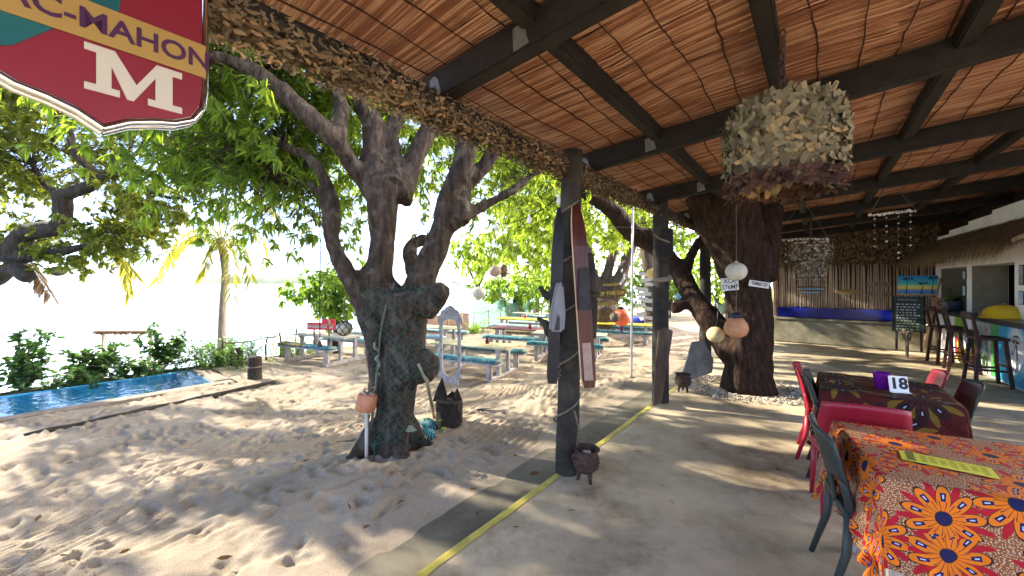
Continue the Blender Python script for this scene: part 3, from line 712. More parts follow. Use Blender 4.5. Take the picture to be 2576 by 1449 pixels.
# ------------------------------------------------------------------ trees
b_mango = barkmat('mango_bark', (.015, .011, .008), (.060, .044, .031), (.13, .10, .073), 1, 1.0, (.105, .09, .068))
b_floor = barkmat('rough_brown_bark', (.012, .007, .005), (.040, .022, .014), (.085, .05, .034), 1, 1.0)
b_pale = barkmat('pale_bark', (.05, .035, .026), (.10, .075, .056), (.17, .135, .105), 1, .7)
b_twig = barkmat('grey_bark', (.025, .02, .016), (.055, .046, .036), (.09, .078, .064), 1.4, .7)
l_mango = leafmat('mango_leaf', (.020, .055, .014), (.055, .12, .025), (.52, .70, .05), .58, .4)
l_small = leafmat('small_round_leaf', (.03, .055, .012), (.085, .12, .025), (.55, .58, .05), .52, .5)
l_bright = leafmat('fresh_leaf', (.05, .11, .02), (.11, .19, .035), (.45, .68, .06), .55, .45)
l_dark = leafmat('dark_shrub_leaf', (.02, .05, .018), (.05, .10, .03), (.15, .32, .04), .35, .4)
l_palm = leafmat('palm_leaf', (.06, .09, .015), (.16, .17, .03), (.65, .62, .05), .55, .4)
def okc(p):          # keep leaves out from under the roof and away from the viewer
    u, v = uv_of(p[0], p[1])
    if v > -2.15 and p[2] < 3.25: return False
    if p[1] > 0:
        px = 1288+968*p[0]/p[1]; py = 712-968*(p[2]-1.6)/p[1]
        if py > 700 and p[1] < 12 and p[2] > -.5: return False
    return math.hypot(p[0], p[1]) > 1.9
def L_(*pts): return [(*D(a, b, y), r) for a, b, y, r in pts]
base = G(985, 1128)
tb = base.y
limbs = [
    [(base.x-.02, base.y, base.z-.2, .34), (base.x, base.y, base.z+.05, .26)]+L_((992, 1040, tb, .195), (1012, 900, tb, .215), (1018, 800, tb, .25), (1022, 735, tb, .265)),
    [(base.x-.1, base.y-.1, base.z+.28, .12), (base.x-.28, base.y-.2, base.z+.02, .08), (base.x-.42, base.y-.22, base.z-.08, .05)], [(base.x+.1, base.y-.12, base.z+.3, .12), (base.x+.2, base.y-.3, base.z+.02, .08), (base.x+.26, base.y-.42, base.z-.08, .05)], [(base.x+.15, base.y, base.z+.25, .13), (base.x+.35, base.y+.05, base.z+.02, .08), (base.x+.5, base.y+.1, base.z-.08, .05)],
    L_((985, 770, tb, .21), (955, 690, tb, .15), (965, 600, tb, .135), (962, 530, tb, .165), (968, 470, tb, .17)),
    L_((955, 500, tb, .13), (890, 420, tb-.1, .09), (840, 350, tb-.3, .09), (760, 275, tb-.4, .095), (690, 215, tb-.4, .085), (600, 160, tb-.5, .075), (500, 140, tb-.6, .06)),
    L_((845, 355, tb-.3, .09), (858, 260, tb, .075), (825, 180, tb+.1, .07), (770, 150, tb+.1, .065), (690, 160, tb, .055), (620, 120, tb, .04)),
    L_((955, 480, tb, .2), (940, 400, tb+.1, .14), (938, 310, tb+.2, .125), (900, 250, tb+.3, .12), (850, 200, tb+.5, .10), (830, 80, tb+.6, .09), (840, -60, tb+.6, .07)),
    L_((985, 470, tb, .16), (990, 400, tb+.2, .11), (985, 330, tb+.3, .085), (1010, 260, tb+.5, .07), (1000, 150, tb+.6, .05)),
    L_((1000, 500, tb+.1, .17), (1035, 420, tb+.2, .11), (1065, 350, tb+.3, .10), (1095, 300, tb+.4, .09), (1115, 200, tb+.6, .08), (1120, 60, tb+.8, .06)),
    L_((1035, 770, tb, .19), (1080, 660, tb, .14), (1110, 590, tb, .12), (1125, 510, tb, .12), (1160, 430, tb-.05, .12), (1178, 330, tb-.1, .13), (1190, 220, tb-.05, .12), (1190, 60, tb, .10)),
    L_((1150, 560, tb, .14), (1165, 470, tb+.1, .12), (1215, 420, tb+.1, .085), (1250, 370, tb+.1, .08), (1300, 300, tb+.2, .07)),
    L_((1130, 570, tb, .1), (1190, 530, tb+.2, .07), (1270, 490, tb+.4, .05), (1360, 430, tb+.6, .03)),
    L_((1040, 690, tb+.1, .1), (1035, 620, tb+.4, .08), (1080, 600, tb+.5, .06)),
    L_((960, 985, tb-.05, .13), (945, 900, tb-.05, .09), (935, 820, tb-.05, .12), (905, 740, tb-.05, .12), (870, 680, tb-.05, .10), (832, 600, tb-.05, .08), (835, 540, tb, .10), (815, 450, tb, .065), (770, 390, tb, .05), (700, 370, tb+.1, .03)),
    L_((830, 560, tb, .06), (800, 480, tb+.2, .045), (720, 440, tb+.4, .03)),
    L_((1060, 770, tb-.1, .2), (1100, 740, tb-.15, .13), (1122, 732, tb-.18, .085)),
    L_((1040, 920, tb-.05, .2), (1075, 925, tb-.12, .17), (1095, 930, tb-.15, .12)),
    L_((920, 690, tb, .1), (930, 690, tb-.05, .09)),
]
bl = []
for a, b, y, rx, ry, rz, n in [(620, 480, 5.0, 1.1, 1.0, .55, 60), (500, 400, 5.2, .9, .9, .5, 44), (520, 270, 4.2, .9, .8, .5, 56), (690, 330, 4.8, .9, .9, .6, 60), (700, 90, 4.2, 1.0, 1.0, .5, 70), (640, 590, 6.0, .8, .8, .35, 34),
                              (860, 330, 5.6, .9, .9, .6, 50), (930, 120, 5.4, 1.0, 1.0, .6, 60), (1080, 300, 6.2, 1.1, 1.0, .7, 60), (1180, 480, 6.4, .9, .9, .6, 44), (1290, 430, 6.4, .9, .9, .7, 50), (800, 500, 6.2, .9, .9, .6, 40), (760, 610, 5.5, .4, .5, .25, 14),
                              (450, 80, 4.4, .9, .9, .5, 44), (300, 250, 5.0, 1.1, 1.0, .6, 50), (560, 180, 5.6, 1.0, 1.0, .6, 50), (800, 200, 6.2, 1.1, 1.0, .6, 46), (400, 150, 6.5, 1.4, 1.3, .7, 56), (650, 20, 5.5, 1.3, 1.1, .6, 50), (1020, 200, 7.5, 1.3, 1.2, .7, 46)]:
    bl.append((D(a, b, y), (rx*1.15, ry*1.15, rz*1.15), int(n*.85)))
bl += [((-3.2, 4.2, 5.0), (1.8, 1.6, .7), 8), ((-1.4, 5.6, 5.8), (1.8, 1.6, .8), 24), ((.6, 6.6, 5.2), (1.5, 1.4, .7), 22), ((-5.0, 6.0, 5.6), (1.8, 1.8, .9), 6), ((-4.0, 9.6, 4.4), (2.2, 1.7, 1.1), 34), ((-1.5, 8.6, 4.6), (1.6, 1.4, .9), 26), ((-6.3, 7.8, 5.2), (1.6, 1.6, .9), 8)]
tree('mango_tree', 'big many limbed tree draped with green fishing net in the sand', base, limbs, bl, b_mango, l_mango, (.125, .037), 12, 7, .36, .026, .020, ok=okc)
# tree at the left, reaching in over the pool
lb = D(-260, 830, 7.0); lb.z = -.4
limbs = [[(lb.x, lb.y, -.5, .30), (lb.x+.1, lb.y, .4, .25)]+L_((-120, 740, 7.0, .20), (-10, 690, 6.9, .19), (40, 620, 6.9, .17), (70, 585, 6.9, .15), (145, 570, 6.8, .14), (158, 520, 6.8, .13), (150, 485, 6.8, .13)),
         L_((150, 490, 6.8, .12), (220, 470, 6.7, .10), (265, 445, 6.7, .08), (310, 440, 6.6, .06), (400, 490, 6.5, .04), (470, 500, 6.4, .03)),
         L_((260, 445, 6.7, .07), (220, 420, 6.6, .06), (185, 380, 6.5, .06), (170, 320, 6.5, .05), (120, 280, 6.4, .03)), L_((300, 440, 6.6, .05), (330, 400, 6.7, .035), (380, 330, 6.8, .025)),
         L_((145, 485, 6.8, .08), (110, 460, 6.8, .05), (80, 410, 6.8, .035)), L_((-60, 700, 7, .16), (20, 670, 6.7, .13), (75, 700, 6.6, .11)), L_((40, 650, 6.9, .12), (110, 640, 6.8, .09), (190, 625, 6.8, .07), (270, 600, 6.8, .04))]
bl = [(D(a, b, y), (rx*1.1, rx*1.1, rz*1.1), int(n*.95)) for a, b, y, rx, rz, n in [(60, 450, 7.2, .9, .6, 44), (120, 330, 6.8, 1.0, .6, 50), (330, 520, 7.0, .8, .45, 36), (230, 640, 7.2, .9, .25, 26), (330, 600, 6.8, .7, .35, 26), (60, 600, 7.4, .9, .3, 22), (420, 560, 6.6, .6, .3, 18), (280, 370, 7.2, .9, .5, 40), (-120, 420, 7, 1.2, .9, 40), (-100, 200, 6.6, 1.3, .8, 40), (100, 150, 6.6, 1.2, .7, 40), (300, 250, 8.0, 1.3, .8, 44), (430, 400, 8.5, 1.2, .7, 40), (150, 60, 7.5, 1.5, .8, 40)]]
bl += [((-9.5, 6.5, 5.2), (1.8, 1.8, 1.0), 8), ((-11, 9, 5.0), (2.2, 2.0, 1.2), 10)]
tree('sea_tree', 'crooked tree leaning in from the left over the pool', lb, limbs, bl, b_twig, l_small, (.105, .055), 11, 8, .24, .03, .012, ok=okc, droop=.15)
tlb = Vector((-21, 11.5, -3.0))  # added tree; its crown is placed and thinned to dapple the ground
tree('dapple_tree', 'tall tree added beyond the left edge to dapple the sun, behind the crooked one', tlb, [[(-21, 11.5, -3.4, .45), (-20.6, 11.5, 2, .36), (-19, 11.5, 6, .26), (-16, 11.6, 8.6, .16), (-13.5, 12, 9.6, .08)], [(-20, 11.5, 4, .25), (-19.6, 9.5, 7, .16), (-19.5, 8, 8.6, .1)], [(-19, 11.5, 6, .2), (-17.5, 13.5, 9, .12), (-16.5, 15, 9.5, .07)]],
     [((-14.5, 11.6, 8.8), (2.8, 2.4, 2.3), 20), ((-18.5, 10.6, 9.0), (2.8, 2.4, 2.3), 18), ((-16, 14.6, 8.6), (2.8, 2.4, 2.2), 20), ((-20.5, 7.6, 8.2), (2.6, 2.2, 2.2), 16), ((-13, 16.5, 7.8), (2.4, 2.2, 2.0), 18)], b_twig, l_small, (.26, .12), 9, 8, .5, .06, .02)
# the tree growing through the floor
fb = G(1882, 978, 0); y0 = fb.y
limbs = [[(fb.x, fb.y, -.15, .46), (fb.x, fb.y, .03, .38)]+L_((1880, 900, y0, .30), (1884, 800, y0, .28), (1872, 710, y0, .30), (1850, 620, y0, .37), (1828, 545, y0, .46), (1800, 470, y0, .45), (1760, 380, y0, .38)),
         L_((1900, 700, y0, .3), (1915, 600, y0+.1, .26), (1925, 520, y0+.3, .24), (1950, 430, y0+.5, .2), (2000, 300, y0+.9, .16)),
         L_((1850, 890, y0+.1, .25), (1795, 815, y0+.45, .20), (1742, 748, y0+.9, .18), (1708, 685, y0+1.3, .17), (1650, 618, y0+1.7, .19), (1590, 585, y0+1.8, .185), (1535, 525, y0+1.7, .16), (1475, 483, y0+1.6, .14), (1400, 430, y0+1.7, .11), (1330, 330, y0+1.6, .09)),
         L_((1742, 748, y0+.9, .15), (1700, 775, y0+.8, .10), (1690, 778, y0+.8, .08)), L_((1720, 690, y0+1.2, .1), (1745, 630, y0+1.4, .09), (1775, 590, y0+1.5, .08)),
         L_((1905, 1000, y0-.1, .17), (1922, 930, y0-.12, .12), (1922, 800, y0-.05, .12), (1915, 700, y0, .12)), L_((1850, 1000, y0-.15, .14), (1862, 930, y0-.2, .09), (1866, 800, y0-.15, .08)),
         L_((1640, 610, y0+1.75, .16), (1635, 590, y0+1.7, .14), (1662, 590, y0+1.65, .07))]
bl = [(D(a, b, y), (rx, rx, rz), n) for a, b, y, rx, rz, n in [(1380, 520, 8.5, 1.2, .8, 36), (1330, 380, 8, 1.2, .7, 34), (1560, 560, 9.5, 1.0, .5, 26), (1300, 620, 10, 1.2, .6, 28), (1450, 600, 11, 1.2, .6, 28)]]
bl += [((2.6, 5.6, 5.2), (2.2, 2.0, .8), 30), ((-.5, 12.5, 5.2), (2.2, 1.8, 1.2), 40)]
def okf(p): return okc(p) and not (uv_of(p[0], p[1])[1] > -2.3 and p[2] < 3.6)
tree('floor_tree', 'massive rough trunk growing through the terrace floor and roof', fb, limbs, bl, b_floor, l_mango, (.20, .05), 10, 7, .28, .035, .022, ok=okf)
# trees behind the tables
def bgtree(name, label, bx, by, hs, blobs, lm, leaf, bark=b_pale, sub=7, ros=9, cat=None):
    limbs = []
    for pts in hs: limbs.append(L_(*pts))
    b = Vector((bx, by, zs(uv_of(bx, by)[1]))); limbs[0] = [(bx, by, b.z-.15, limbs[0][0][3]*1.25)]+limbs[0]
    bl = [(D(a, c, y), (rx, ry, rz), n) for a, c, y, rx, ry, rz, n in blobs]
    return tree(name, label, b, limbs, bl, bark, lm, leaf, ros, sub, .32, .05, .012, ok=okc, raw=False)
q = G(1520, 818)
bgtree('shade_tree', 'forked trunk tree with hanging wooden signs behind the tables', q.x, q.y,
       [[(1522, 800, 13.2, .42), (1520, 770, 13.2, .42), (1500, 720, 13.2, .22), (1480, 650, 13.2, .17), (1478, 560, 13.2, .14), (1470, 480, 13.2, .1)], [(1510, 740, 13.2, .2), (1530, 680, 13.2, .17), (1545, 600, 13.2, .14), (1520, 520, 13.2, .1)], [(1535, 770, 13.2, .25), (1560, 700, 13, .22), (1590, 620, 13, .16), (1625, 540, 12.8, .12)], [(1470, 640, 13.2, .1), (1400, 620, 13, .09), (1330, 570, 12.5, .07), (1270, 540, 12, .05)], [(1560, 640, 13, .1), (1490, 600, 13, .08)]],
       [(1490, 480, 13.5, 1.8, 1.6, 1.0, 44), (1330, 530, 12.5, 1.5, 1.4, 1.0, 40), (1270, 640, 13.5, 1.5, 1.3, .7, 34), (1560, 520, 14, 1.5, 1.5, 1.0, 30), (1420, 660, 15, 1.4, 1.4, .7, 26)], l_mango, (.24, .065))
q = G(1640, 812)
bgtree('plate_tree', 'lit twin trunk tree covered in white number plates', q.x, q.y, [[(1642, 800, 14, .3), (1640, 730, 14, .26), (1630, 660, 14, .22), (1610, 560, 14, .2), (1600, 480, 14, .15)], [(1645, 740, 14, .2), (1655, 650, 14, .17), (1660, 560, 14, .14)]],
       [(1640, 520, 15, 1.6, 1.6, 1.0, 30), (1720, 600, 16, 1.6, 1.5, 1.2, 34), (1610, 610, 16, 1.2, 1.2, .6, 16)], l_bright, (.24, .07))
k = 0
for a, c, y, r, rz, n, lm, lab in [(840, 740, 11.0, 1.35, .85, 60, l_bright, 'bright green bushy tree on the slope left of the netted trunk'), (1290, 730, 19, 2.2, .9, 46, l_bright, 'round sunlit bush behind the far tables'), (1400, 720, 21, 2.4, 1.3, 50, l_bright, 'tall yellow green bush behind the post with skis'),
                                   (1540, 720, 24, 2.8, 1.6, 50, l_bright, 'sunlit tree seen through the forked trunk'), (1680, 700, 22, 2.5, 2.2, 60, l_bright, 'leafy tree glowing beyond the second post'), (1800, 700, 25, 3.0, 2.6, 60, l_bright, 'pale green tree behind the hammock'), (1955, 690, 19, 1.7, 2.2, 40, l_bright, 'tree glimpsed between floor tree and reed screen'),
                                   (1200, 640, 24, 2.2, 1.4, 40, l_mango, 'darker tree behind the hanging buoys'), (1350, 560, 24, 3.4, 2.0, 60, l_mango, 'dense tall tree behind the far tables')]:
    p = D(a, c, y); gz = -.4 if y > 12 else -1.6; b = Vector((p.x, p.y, gz))
    limbs = [[(b.x, b.y, gz-.2, .16), (b.x+.1, b.y, (gz+p.z)/2, .12), (p.x, p.y, p.z+.2, .06)], [(b.x+.08, b.y, (gz+p.z)/2-.1, .09), (p.x+r*.5, p.y, p.z+rz*.3, .04)], [(b.x+.05, b.y, (gz+p.z)/2-.2, .09), (p.x-r*.5, p.y+.2, p.z+rz*.2, .04)]]
    tree('leafy_tree' if rz > 1 else 'leafy_bush', lab, b, limbs, [(p, (r, r*.8, rz), n)], b_twig, lm, (.18, .09) if k == 0 else (.30, .12), 9, 8, .3 if k == 0 else .45, raw=True, spread=(.4, 1.4)); k += 1
# shrubs by the pool
for i, (a, b0, c, r, h, lab) in enumerate([(50, 985, 840, .42, .9, 'large leaved shrub at the left end of the pool'), (235, 955, 870, .42, .8, 'dark leafy shrub half way along the pool'), (410, 930, 822, .42, 1.1, 'tall leafy shrub near the right end of the pool')]):
    p = G(a, b0); p = Vector((p.x*1.02, p.y*1.02, -.45)); tz = 1.6+(712-c)/968*p.y
    t = thing('shrub', lab, 'shrub', p, group='shrubs behind the pool'); mb = MB(); C = []; A = []
    for k in range(9):
        x, y = random.gauss(0, .22), random.gauss(0, .16); hh = (tz-p.z)*random.uniform(.45, 1.0)
        pp = cr([(p.x, p.y, p.z), (p.x+x*.5, p.y+y*.5, p.z+hh*.5), (p.x+x, p.y+y, p.z+hh)], 5); mb.tube([(*q_, .008) for q_ in pp], None, 4, False)
        for q_ in pp[3:]:
            for _ in range(3): C.append(q_+RS.normal(0, .05, 3)); A.append(np.array([0, 0, 1.])+RS.normal(0, .5, 3))
    for k in range(34): C.append(np.array(p)+np.array([random.gauss(0, .55), random.gauss(0, .35), random.uniform(.0, .42)])); A.append(np.array([0, 0, 1.])+RS.normal(0, .5, 3))
    A = np.array(A); A /= np.linalg.norm(A, axis=1)[:, None]
    mb.build('stems', b_twig, t, True, True); cc, dd = rosettes(np.array(C), A, 4, (.7, 1.5)); leaves_obj('leaves', cc, dd, .11, .085, l_dark, t)
def fern(name, label, p, n, h, spread, m=l_dark, cat='fern', w=.035, group=None):
    t = thing(name, label, cat, p, group=group); C = []; Dd = []; st = MB()
    for k in range(n):
        a = random.uniform(0, 6.28); ln = h*random.uniform(.6, 1.15); ox, oy = random.gauss(0, spread*.5), random.gauss(0, spread*.35)
        lean = random.uniform(.1, .7); pts = [np.array([p.x+ox+math.cos(a)*lean*ln*t_*t_, p.y+oy+math.sin(a)*lean*ln*t_*t_, p.z+ln*(t_-.25*lean*t_*t_)]) for t_ in np.linspace(0, 1, 9)]
        st.tube([(*q_, .004) for q_ in pts], None, 3, False)
        for i in range(1, 9):
            for q_ in (pts[i], (pts[i]+pts[i-1])/2):
                for s_ in (-1, 1): C.append(q_); Dd.append(np.array([-math.sin(a)*s_, math.cos(a)*s_, .35])+.3*(pts[i]-pts[i-1])/np.linalg.norm(pts[i]-pts[i-1]))
    Dd = np.array(Dd); Dd /= np.linalg.norm(Dd, axis=1)[:, None]; tag(st.build('fronds', m, t, False, True), kind='stuff'); tag(leaves_obj('leaflets', np.array(C), Dd, w*2.6, w, m, t), kind='stuff'); return t
p = G(545, 925); fern('fern_clump', 'dense fern clump at the foot of the palm', Vector((p.x, p.y+.3, -.45)), 95, .75, .9, leafmat('fern_leaf', (.03, .08, .015), (.07, .15, .03), (.22, .42, .04), .45))
for i, (a, b_, n, lab) in enumerate([(150, 975, 26, 'low ferns behind the pool, left of the dark shrub'), (320, 950, 30, 'low ferns behind the pool, between the two right shrubs'), (720, 895, 22, 'bright ferns under the olive cushion bench'), (1195, 838, 16, 'strappy bright plant by the rope fence beyond the mirror frame')]):
    p = G(a, b_); fern('fern_clump', lab, Vector((p.x, p.y+.15, p.z-.05)), n, .42 if i < 2 else .5, .5, l_bright if i > 1 else l_dark, w=.04, group='low ferns')
# palm
pb = D(558, 845, 11.5); PM = thing('palm_tree', 'slim ringed palm with backlit yellow fronds by the water', 'tree', Vector((pb.x, pb.y, -1.3)))
pts = [(*D(558, 860, 11.5), .105), (*D(559, 800, 11.5), .095), (*D(562, 740, 11.5), .085), (*D(566, 690, 11.5), .085), (*D(562, 640, 11.5), .10), (*D(556, 600, 11.5), .09)]
pts = [(pb.x, pb.y, -1.4, .15)]+pts; pp = cr(pts, 14)
MB().tube([(*p_[:3], p_[3]*(1+.10*(k % 2))) for k, p_ in enumerate(pp)], None, 12).build('trunk', barkmat('palm_bark', (.12, .095, .075), (.22, .18, .145), (.33, .28, .23), 2, .5), PM, True, True)
def frond(pts, ln, m, parent, w=.03, hang=1.0):
    pp = cr([tuple(q_) for q_ in pts], 10); C = []; Dd = []; nT = len(pp)
    st = MB(); st.tube([(*q_, .014*(1-.8*k/nT)) for k, q_ in enumerate(pp)], None, 5, False); fr = st.build('frond', m, parent, True, True)
    for i in range(2, nT):
        tg = pp[i]-pp[i-1]; tg = tg/np.linalg.norm(tg); sd = np.cross(tg, [0, 0, 1.]); sd /= np.linalg.norm(sd)+1e-6
        for s_ in (-1, 1):
            for o_ in (0, .5):
                C.append(pp[i]*(1-o_)+pp[i-1]*o_); d_ = sd*s_*.7+tg*.55+np.array([0, 0, -.55*hang])+RS.normal(0, .08, 3); Dd.append(d_/np.linalg.norm(d_))
    o_ = np.array(parent.location); V, T, Q = leaf_arrays(np.array(C)-o_, np.array(Dd), ln, w, droop=.35*hang); l_ = tag(link('leaflets', np_mesh('leaflets', V, [T, Q]), m, fr), kind='stuff')
cr0 = np.array(D(560, 610, 11.5)); d_ = lambda a, b, y: np.array(D(a, b, y))
for pts in ([cr0, d_(500, 590, 11.3), d_(440, 630, 11.1), d_(392, 700, 11)], [cr0, d_(520, 560, 11.6), d_(450, 550, 11.8), d_(370, 600, 12)], [cr0, d_(575, 620, 11.2), d_(585, 670, 10.9), d_(583, 738, 10.8)], [cr0, d_(600, 560, 11.4), d_(650, 590, 11.3), d_(670, 660, 11.2)], [cr0, d_(590, 520, 12), d_(640, 500, 12.4), d_(700, 540, 12.8)], [cr0, d_(540, 520, 11.5), d_(500, 470, 11.4), d_(430, 470, 11.3)], [cr0, d_(530, 620, 11.3), d_(520, 660, 11.2), d_(500, 690, 11.1)], [cr0, d_(575, 540, 12), d_(570, 470, 12.3), d_(590, 410, 12.8)], [cr0, d_(520, 600, 11.0), d_(470, 600, 10.8), d_(405, 660, 10.6)], [cr0, d_(590, 600, 11), d_(615, 640, 10.7), d_(632, 700, 10.6)], [cr0, d_(505, 575, 11.8), d_(455, 600, 12), d_(430, 660, 12)]):
    frond(pts, .36, l_palm, PM, .032)
dead = leafmat('dead_palm_leaf', (.20, .12, .06), (.36, .25, .14), (.45, .30, .14), .4)
for i, (pts, lab) in enumerate([([d_(60, 640, 7.5), d_(85, 670, 7.4), d_(105, 705, 7.3), d_(128, 738, 7.3)], 'withered brown palm frond hanging at the left tree'), ([d_(270, 590, 8), d_(300, 640, 8), d_(318, 690, 8), d_(328, 742, 8)], 'drooping half dry palm frond above the sea'), ([d_(250, 600, 8.2), d_(310, 650, 8.2), d_(345, 690, 8.2)], 'short drooping palm frond beside the half dry one')]):
    t = thing('hanging_frond', lab, 'palm frond', Vector(pts[0])); frond(pts, .22, dead if i == 0 else l_palm, t, .03, 1.2)
# ------------------------------------------------------------------ hanging shield sign
SU, SV = .137, -1.60
SG = thing('shield_sign', 'red and green shield sign with gold band hanging from the eave', 'sign', UV(SU, SV, 2.3))
f0 = frame(UV(SU, SV, 2.3), UDIR, ZUP)
half = [(0, -.255), (.05, -.222), (.10, -.203), (.155, -.19), (.20, -.165), (.224, -.12), (.23, -.06), (.23, .30), (.12, .34), (0, .36)]
outl = half+[(-x, y) for x, y in half[1:-1][::-1]]
sc = lambda k: [(x*k, (y-.05)*k+.05) for x, y in outl]
MB().prism(sc(1.0), .05, f0, -.05).build('back_board', M('sign_white', (.6, .6, .58), None, .4), SG, False, True)
m_sr = M('sign_red', (.15, .007, .016), (.19, .010, .022), .4, 3); m_sg = M('sign_green', (.006, .07, .08), (.008, .09, .095), .4, 3)
m_gold = M('sign_gold', (.30, .19, .05), None, .4); m_navy = M('sign_letter_purple', (.05, .01, .045), None, .45); m_cr = M('sign_letter_cream', (.45, .42, .35), None, .45)
MB().prism(sc(.97), .006, f0).build('face', m_sr, SG, False, True)
MB().prism([(-.218, -.09), (-.222, .28), (-.1, .30), (.05, .29), (.03, .09), (-.02, .06), (-.16, -.10), (-.20, -.12)], .002, f0, .0065).build('green_field', m_sg, SG, False, True)
MB().prism([(-.226, -.022), (.232, -.022), (.232, .085), (-.226, .085)], .004, f0, .009).build('gold_band', m_gold, SG, False, True)
text('lettering', 'MAC-MAHON', .078, m_navy, SG, Matrix.Translation(-SG.location) @ f0 @ Matrix.Translation((0, .031, .0142)), .001, sx=1.0, bold=.0015)
MB_ = [(-.105, -.065), (-.105, -.045), (-.082, -.045), (-.082, .045), (-.105, .045), (-.105, .065), (-.045, .065), (.0, -.015), (.045, .065), (.105, .065), (.105, .045), (.082, .045), (.082, -.045), (.105, -.045), (.105, -.065), (.025, -.065), (.025, -.045), (.042, -.045), (.042, .022), (-.006, -.065), (-.02, -.065), (-.052, .018), (-.052, -.045), (-.035, -.045), (-.035, -.065)]
MB().prism(MB_, .003, f0 @ Matrix.Translation((.067, -.095, 0)), .0062).build('letter_m', m_cr, SG, False, True)
rim = MB(); pts = [f0 @ Vector((x, y, .0)) for x, y in sc(1.01)]; rim.tube([tuple(p) for p in pts+pts[:1]], .010, 8, False); rim.build('front_rim', m_steel, SG, True, True)
rim = MB(); pts = [f0 @ Vector((x, y, -.052)) for x, y in sc(1.01)]; rim.tube([tuple(p) for p in pts+pts[:1]], .009, 8, False); rim.build('back_rim', m_steel, SG, True, True)
for s_ in (-.12, .12): MB().tube([tuple(f0 @ Vector((s_, .33, -.02))), tuple(f0 @ Vector((s_, .42, -.02)))], .008, 6).build('hanger', m_iron, SG, True, True)

# ------------------------------------------------------------------ pendant lamp in camouflage cloth
lc = D(1968, 366, 1.95); LT = thing('pendant_lamp', 'drum pendant lamp wrapped in ragged camouflage cloth', 'lamp', lc)
C = []; N = []
for k in range(1350):
    a = random.uniform(0, 6.283); z = random.uniform(-.20, .19); rr = (.240+random.uniform(-.012, .018))*(1-.22*abs(z/.2)**4)
    if z < -.12 and math.sin(a*2+1) > .55 and random.random() < .8: continue
    C.append((lc.x+rr*math.cos(a), lc.y+rr*math.sin(a), lc.z+z)); N.append((math.cos(a), math.sin(a), random.uniform(-.2, .3)))
scraps('cloth_scraps', C, N, .034, m_camo_shade, LT, .5)
mb = MB(); prof = [(.215, -.15), (.234, -.06), (.236, .05), (.215, .15), (.17, .185), (.03, .195)]; mb.lathe(prof, 40, lc, None, False); mb.build('shade', m_camo_shade, LT, True, True)
C = []; N = []
for k in range(330):
    a = random.uniform(0, 6.283); C.append((lc.x+.222*math.cos(a), lc.y+.222*math.sin(a), lc.z-.175-random.uniform(0, .05))); N.append((math.cos(a), math.sin(a), random.uniform(-.5, .3)))
tag(scraps('hem_scraps', C, N, .035, leafmat('rust_cloth', (.02, .010, .008), (.09, .045, .03), (.12, .06, .035), .25, .85), LT, .8), 'rust brown ragged lower hem')
MB().torus((lc.x, lc.y, lc.z-.165), .226, .006, 28, 6).build('frame_ring', m_iron, LT, True, True)
CH = MB().tube([(lc.x, lc.y, lc.z+.195), (lc.x, lc.y, lc.z+.215)], .02, 8).build('chain', m_iron, LT, True, True)
zc = lc.z+.215; k = 0
while zc < 2.84:
    lk_ = MB(); mm = Matrix.Translation((0, 0, zc-lc.z+.022)) @ Matrix.Rotation(R(90)*(k % 2)+.4, 4, 'Z') @ Matrix.Rotation(R(90), 4, 'X') @ Matrix.Diagonal((.62, 1, 1, 1))
    lk_.torus((0, 0, 0), .024, .0065, 14, 6, mm); o = lk_.build('link', m_iron, CH, True); zc += .036; k += 1

# ------------------------------------------------------------------ rope round the near post, water skis, paddle, driftwood
def helix(c, r, z0, z1, turns, a0, n=60, rr=.0085): return [(c.x+r*math.cos(a0+2*math.pi*turns*i/n), c.y+r*math.sin(a0+2*math.pi*turns*i/n), z0+(z1-z0)*i/n, rr) for i in range(n+1)]
rp = thing('post_rope', 'rope spiralling around the near post', 'rope', Vector((P1.x, P1.y, .4)))
MB().tube(helix(P1, .108, .28, 2.45, 5.2, .6, 160), None, 7).build('strand', m_rope, rp, True, True)
MB().tube([(P1.x+.05, P1.y-.09, .55, .011), (P1.x+.09, P1.y-.07, .40, .011), (P1.x+.07, P1.y-.085, .22, .011)], None, 7).build('tail', m_rope, rp, True, True)
m_ski = M('red_ski_wood', (.035, .008, .006), (.07, .016, .010), .4, 4, stretch=(8, 8, .6), c3=(.10, .026, .016), coat=.15)
m_skie = M('ski_edge_wood', (.45, .33, .2), None, .5)
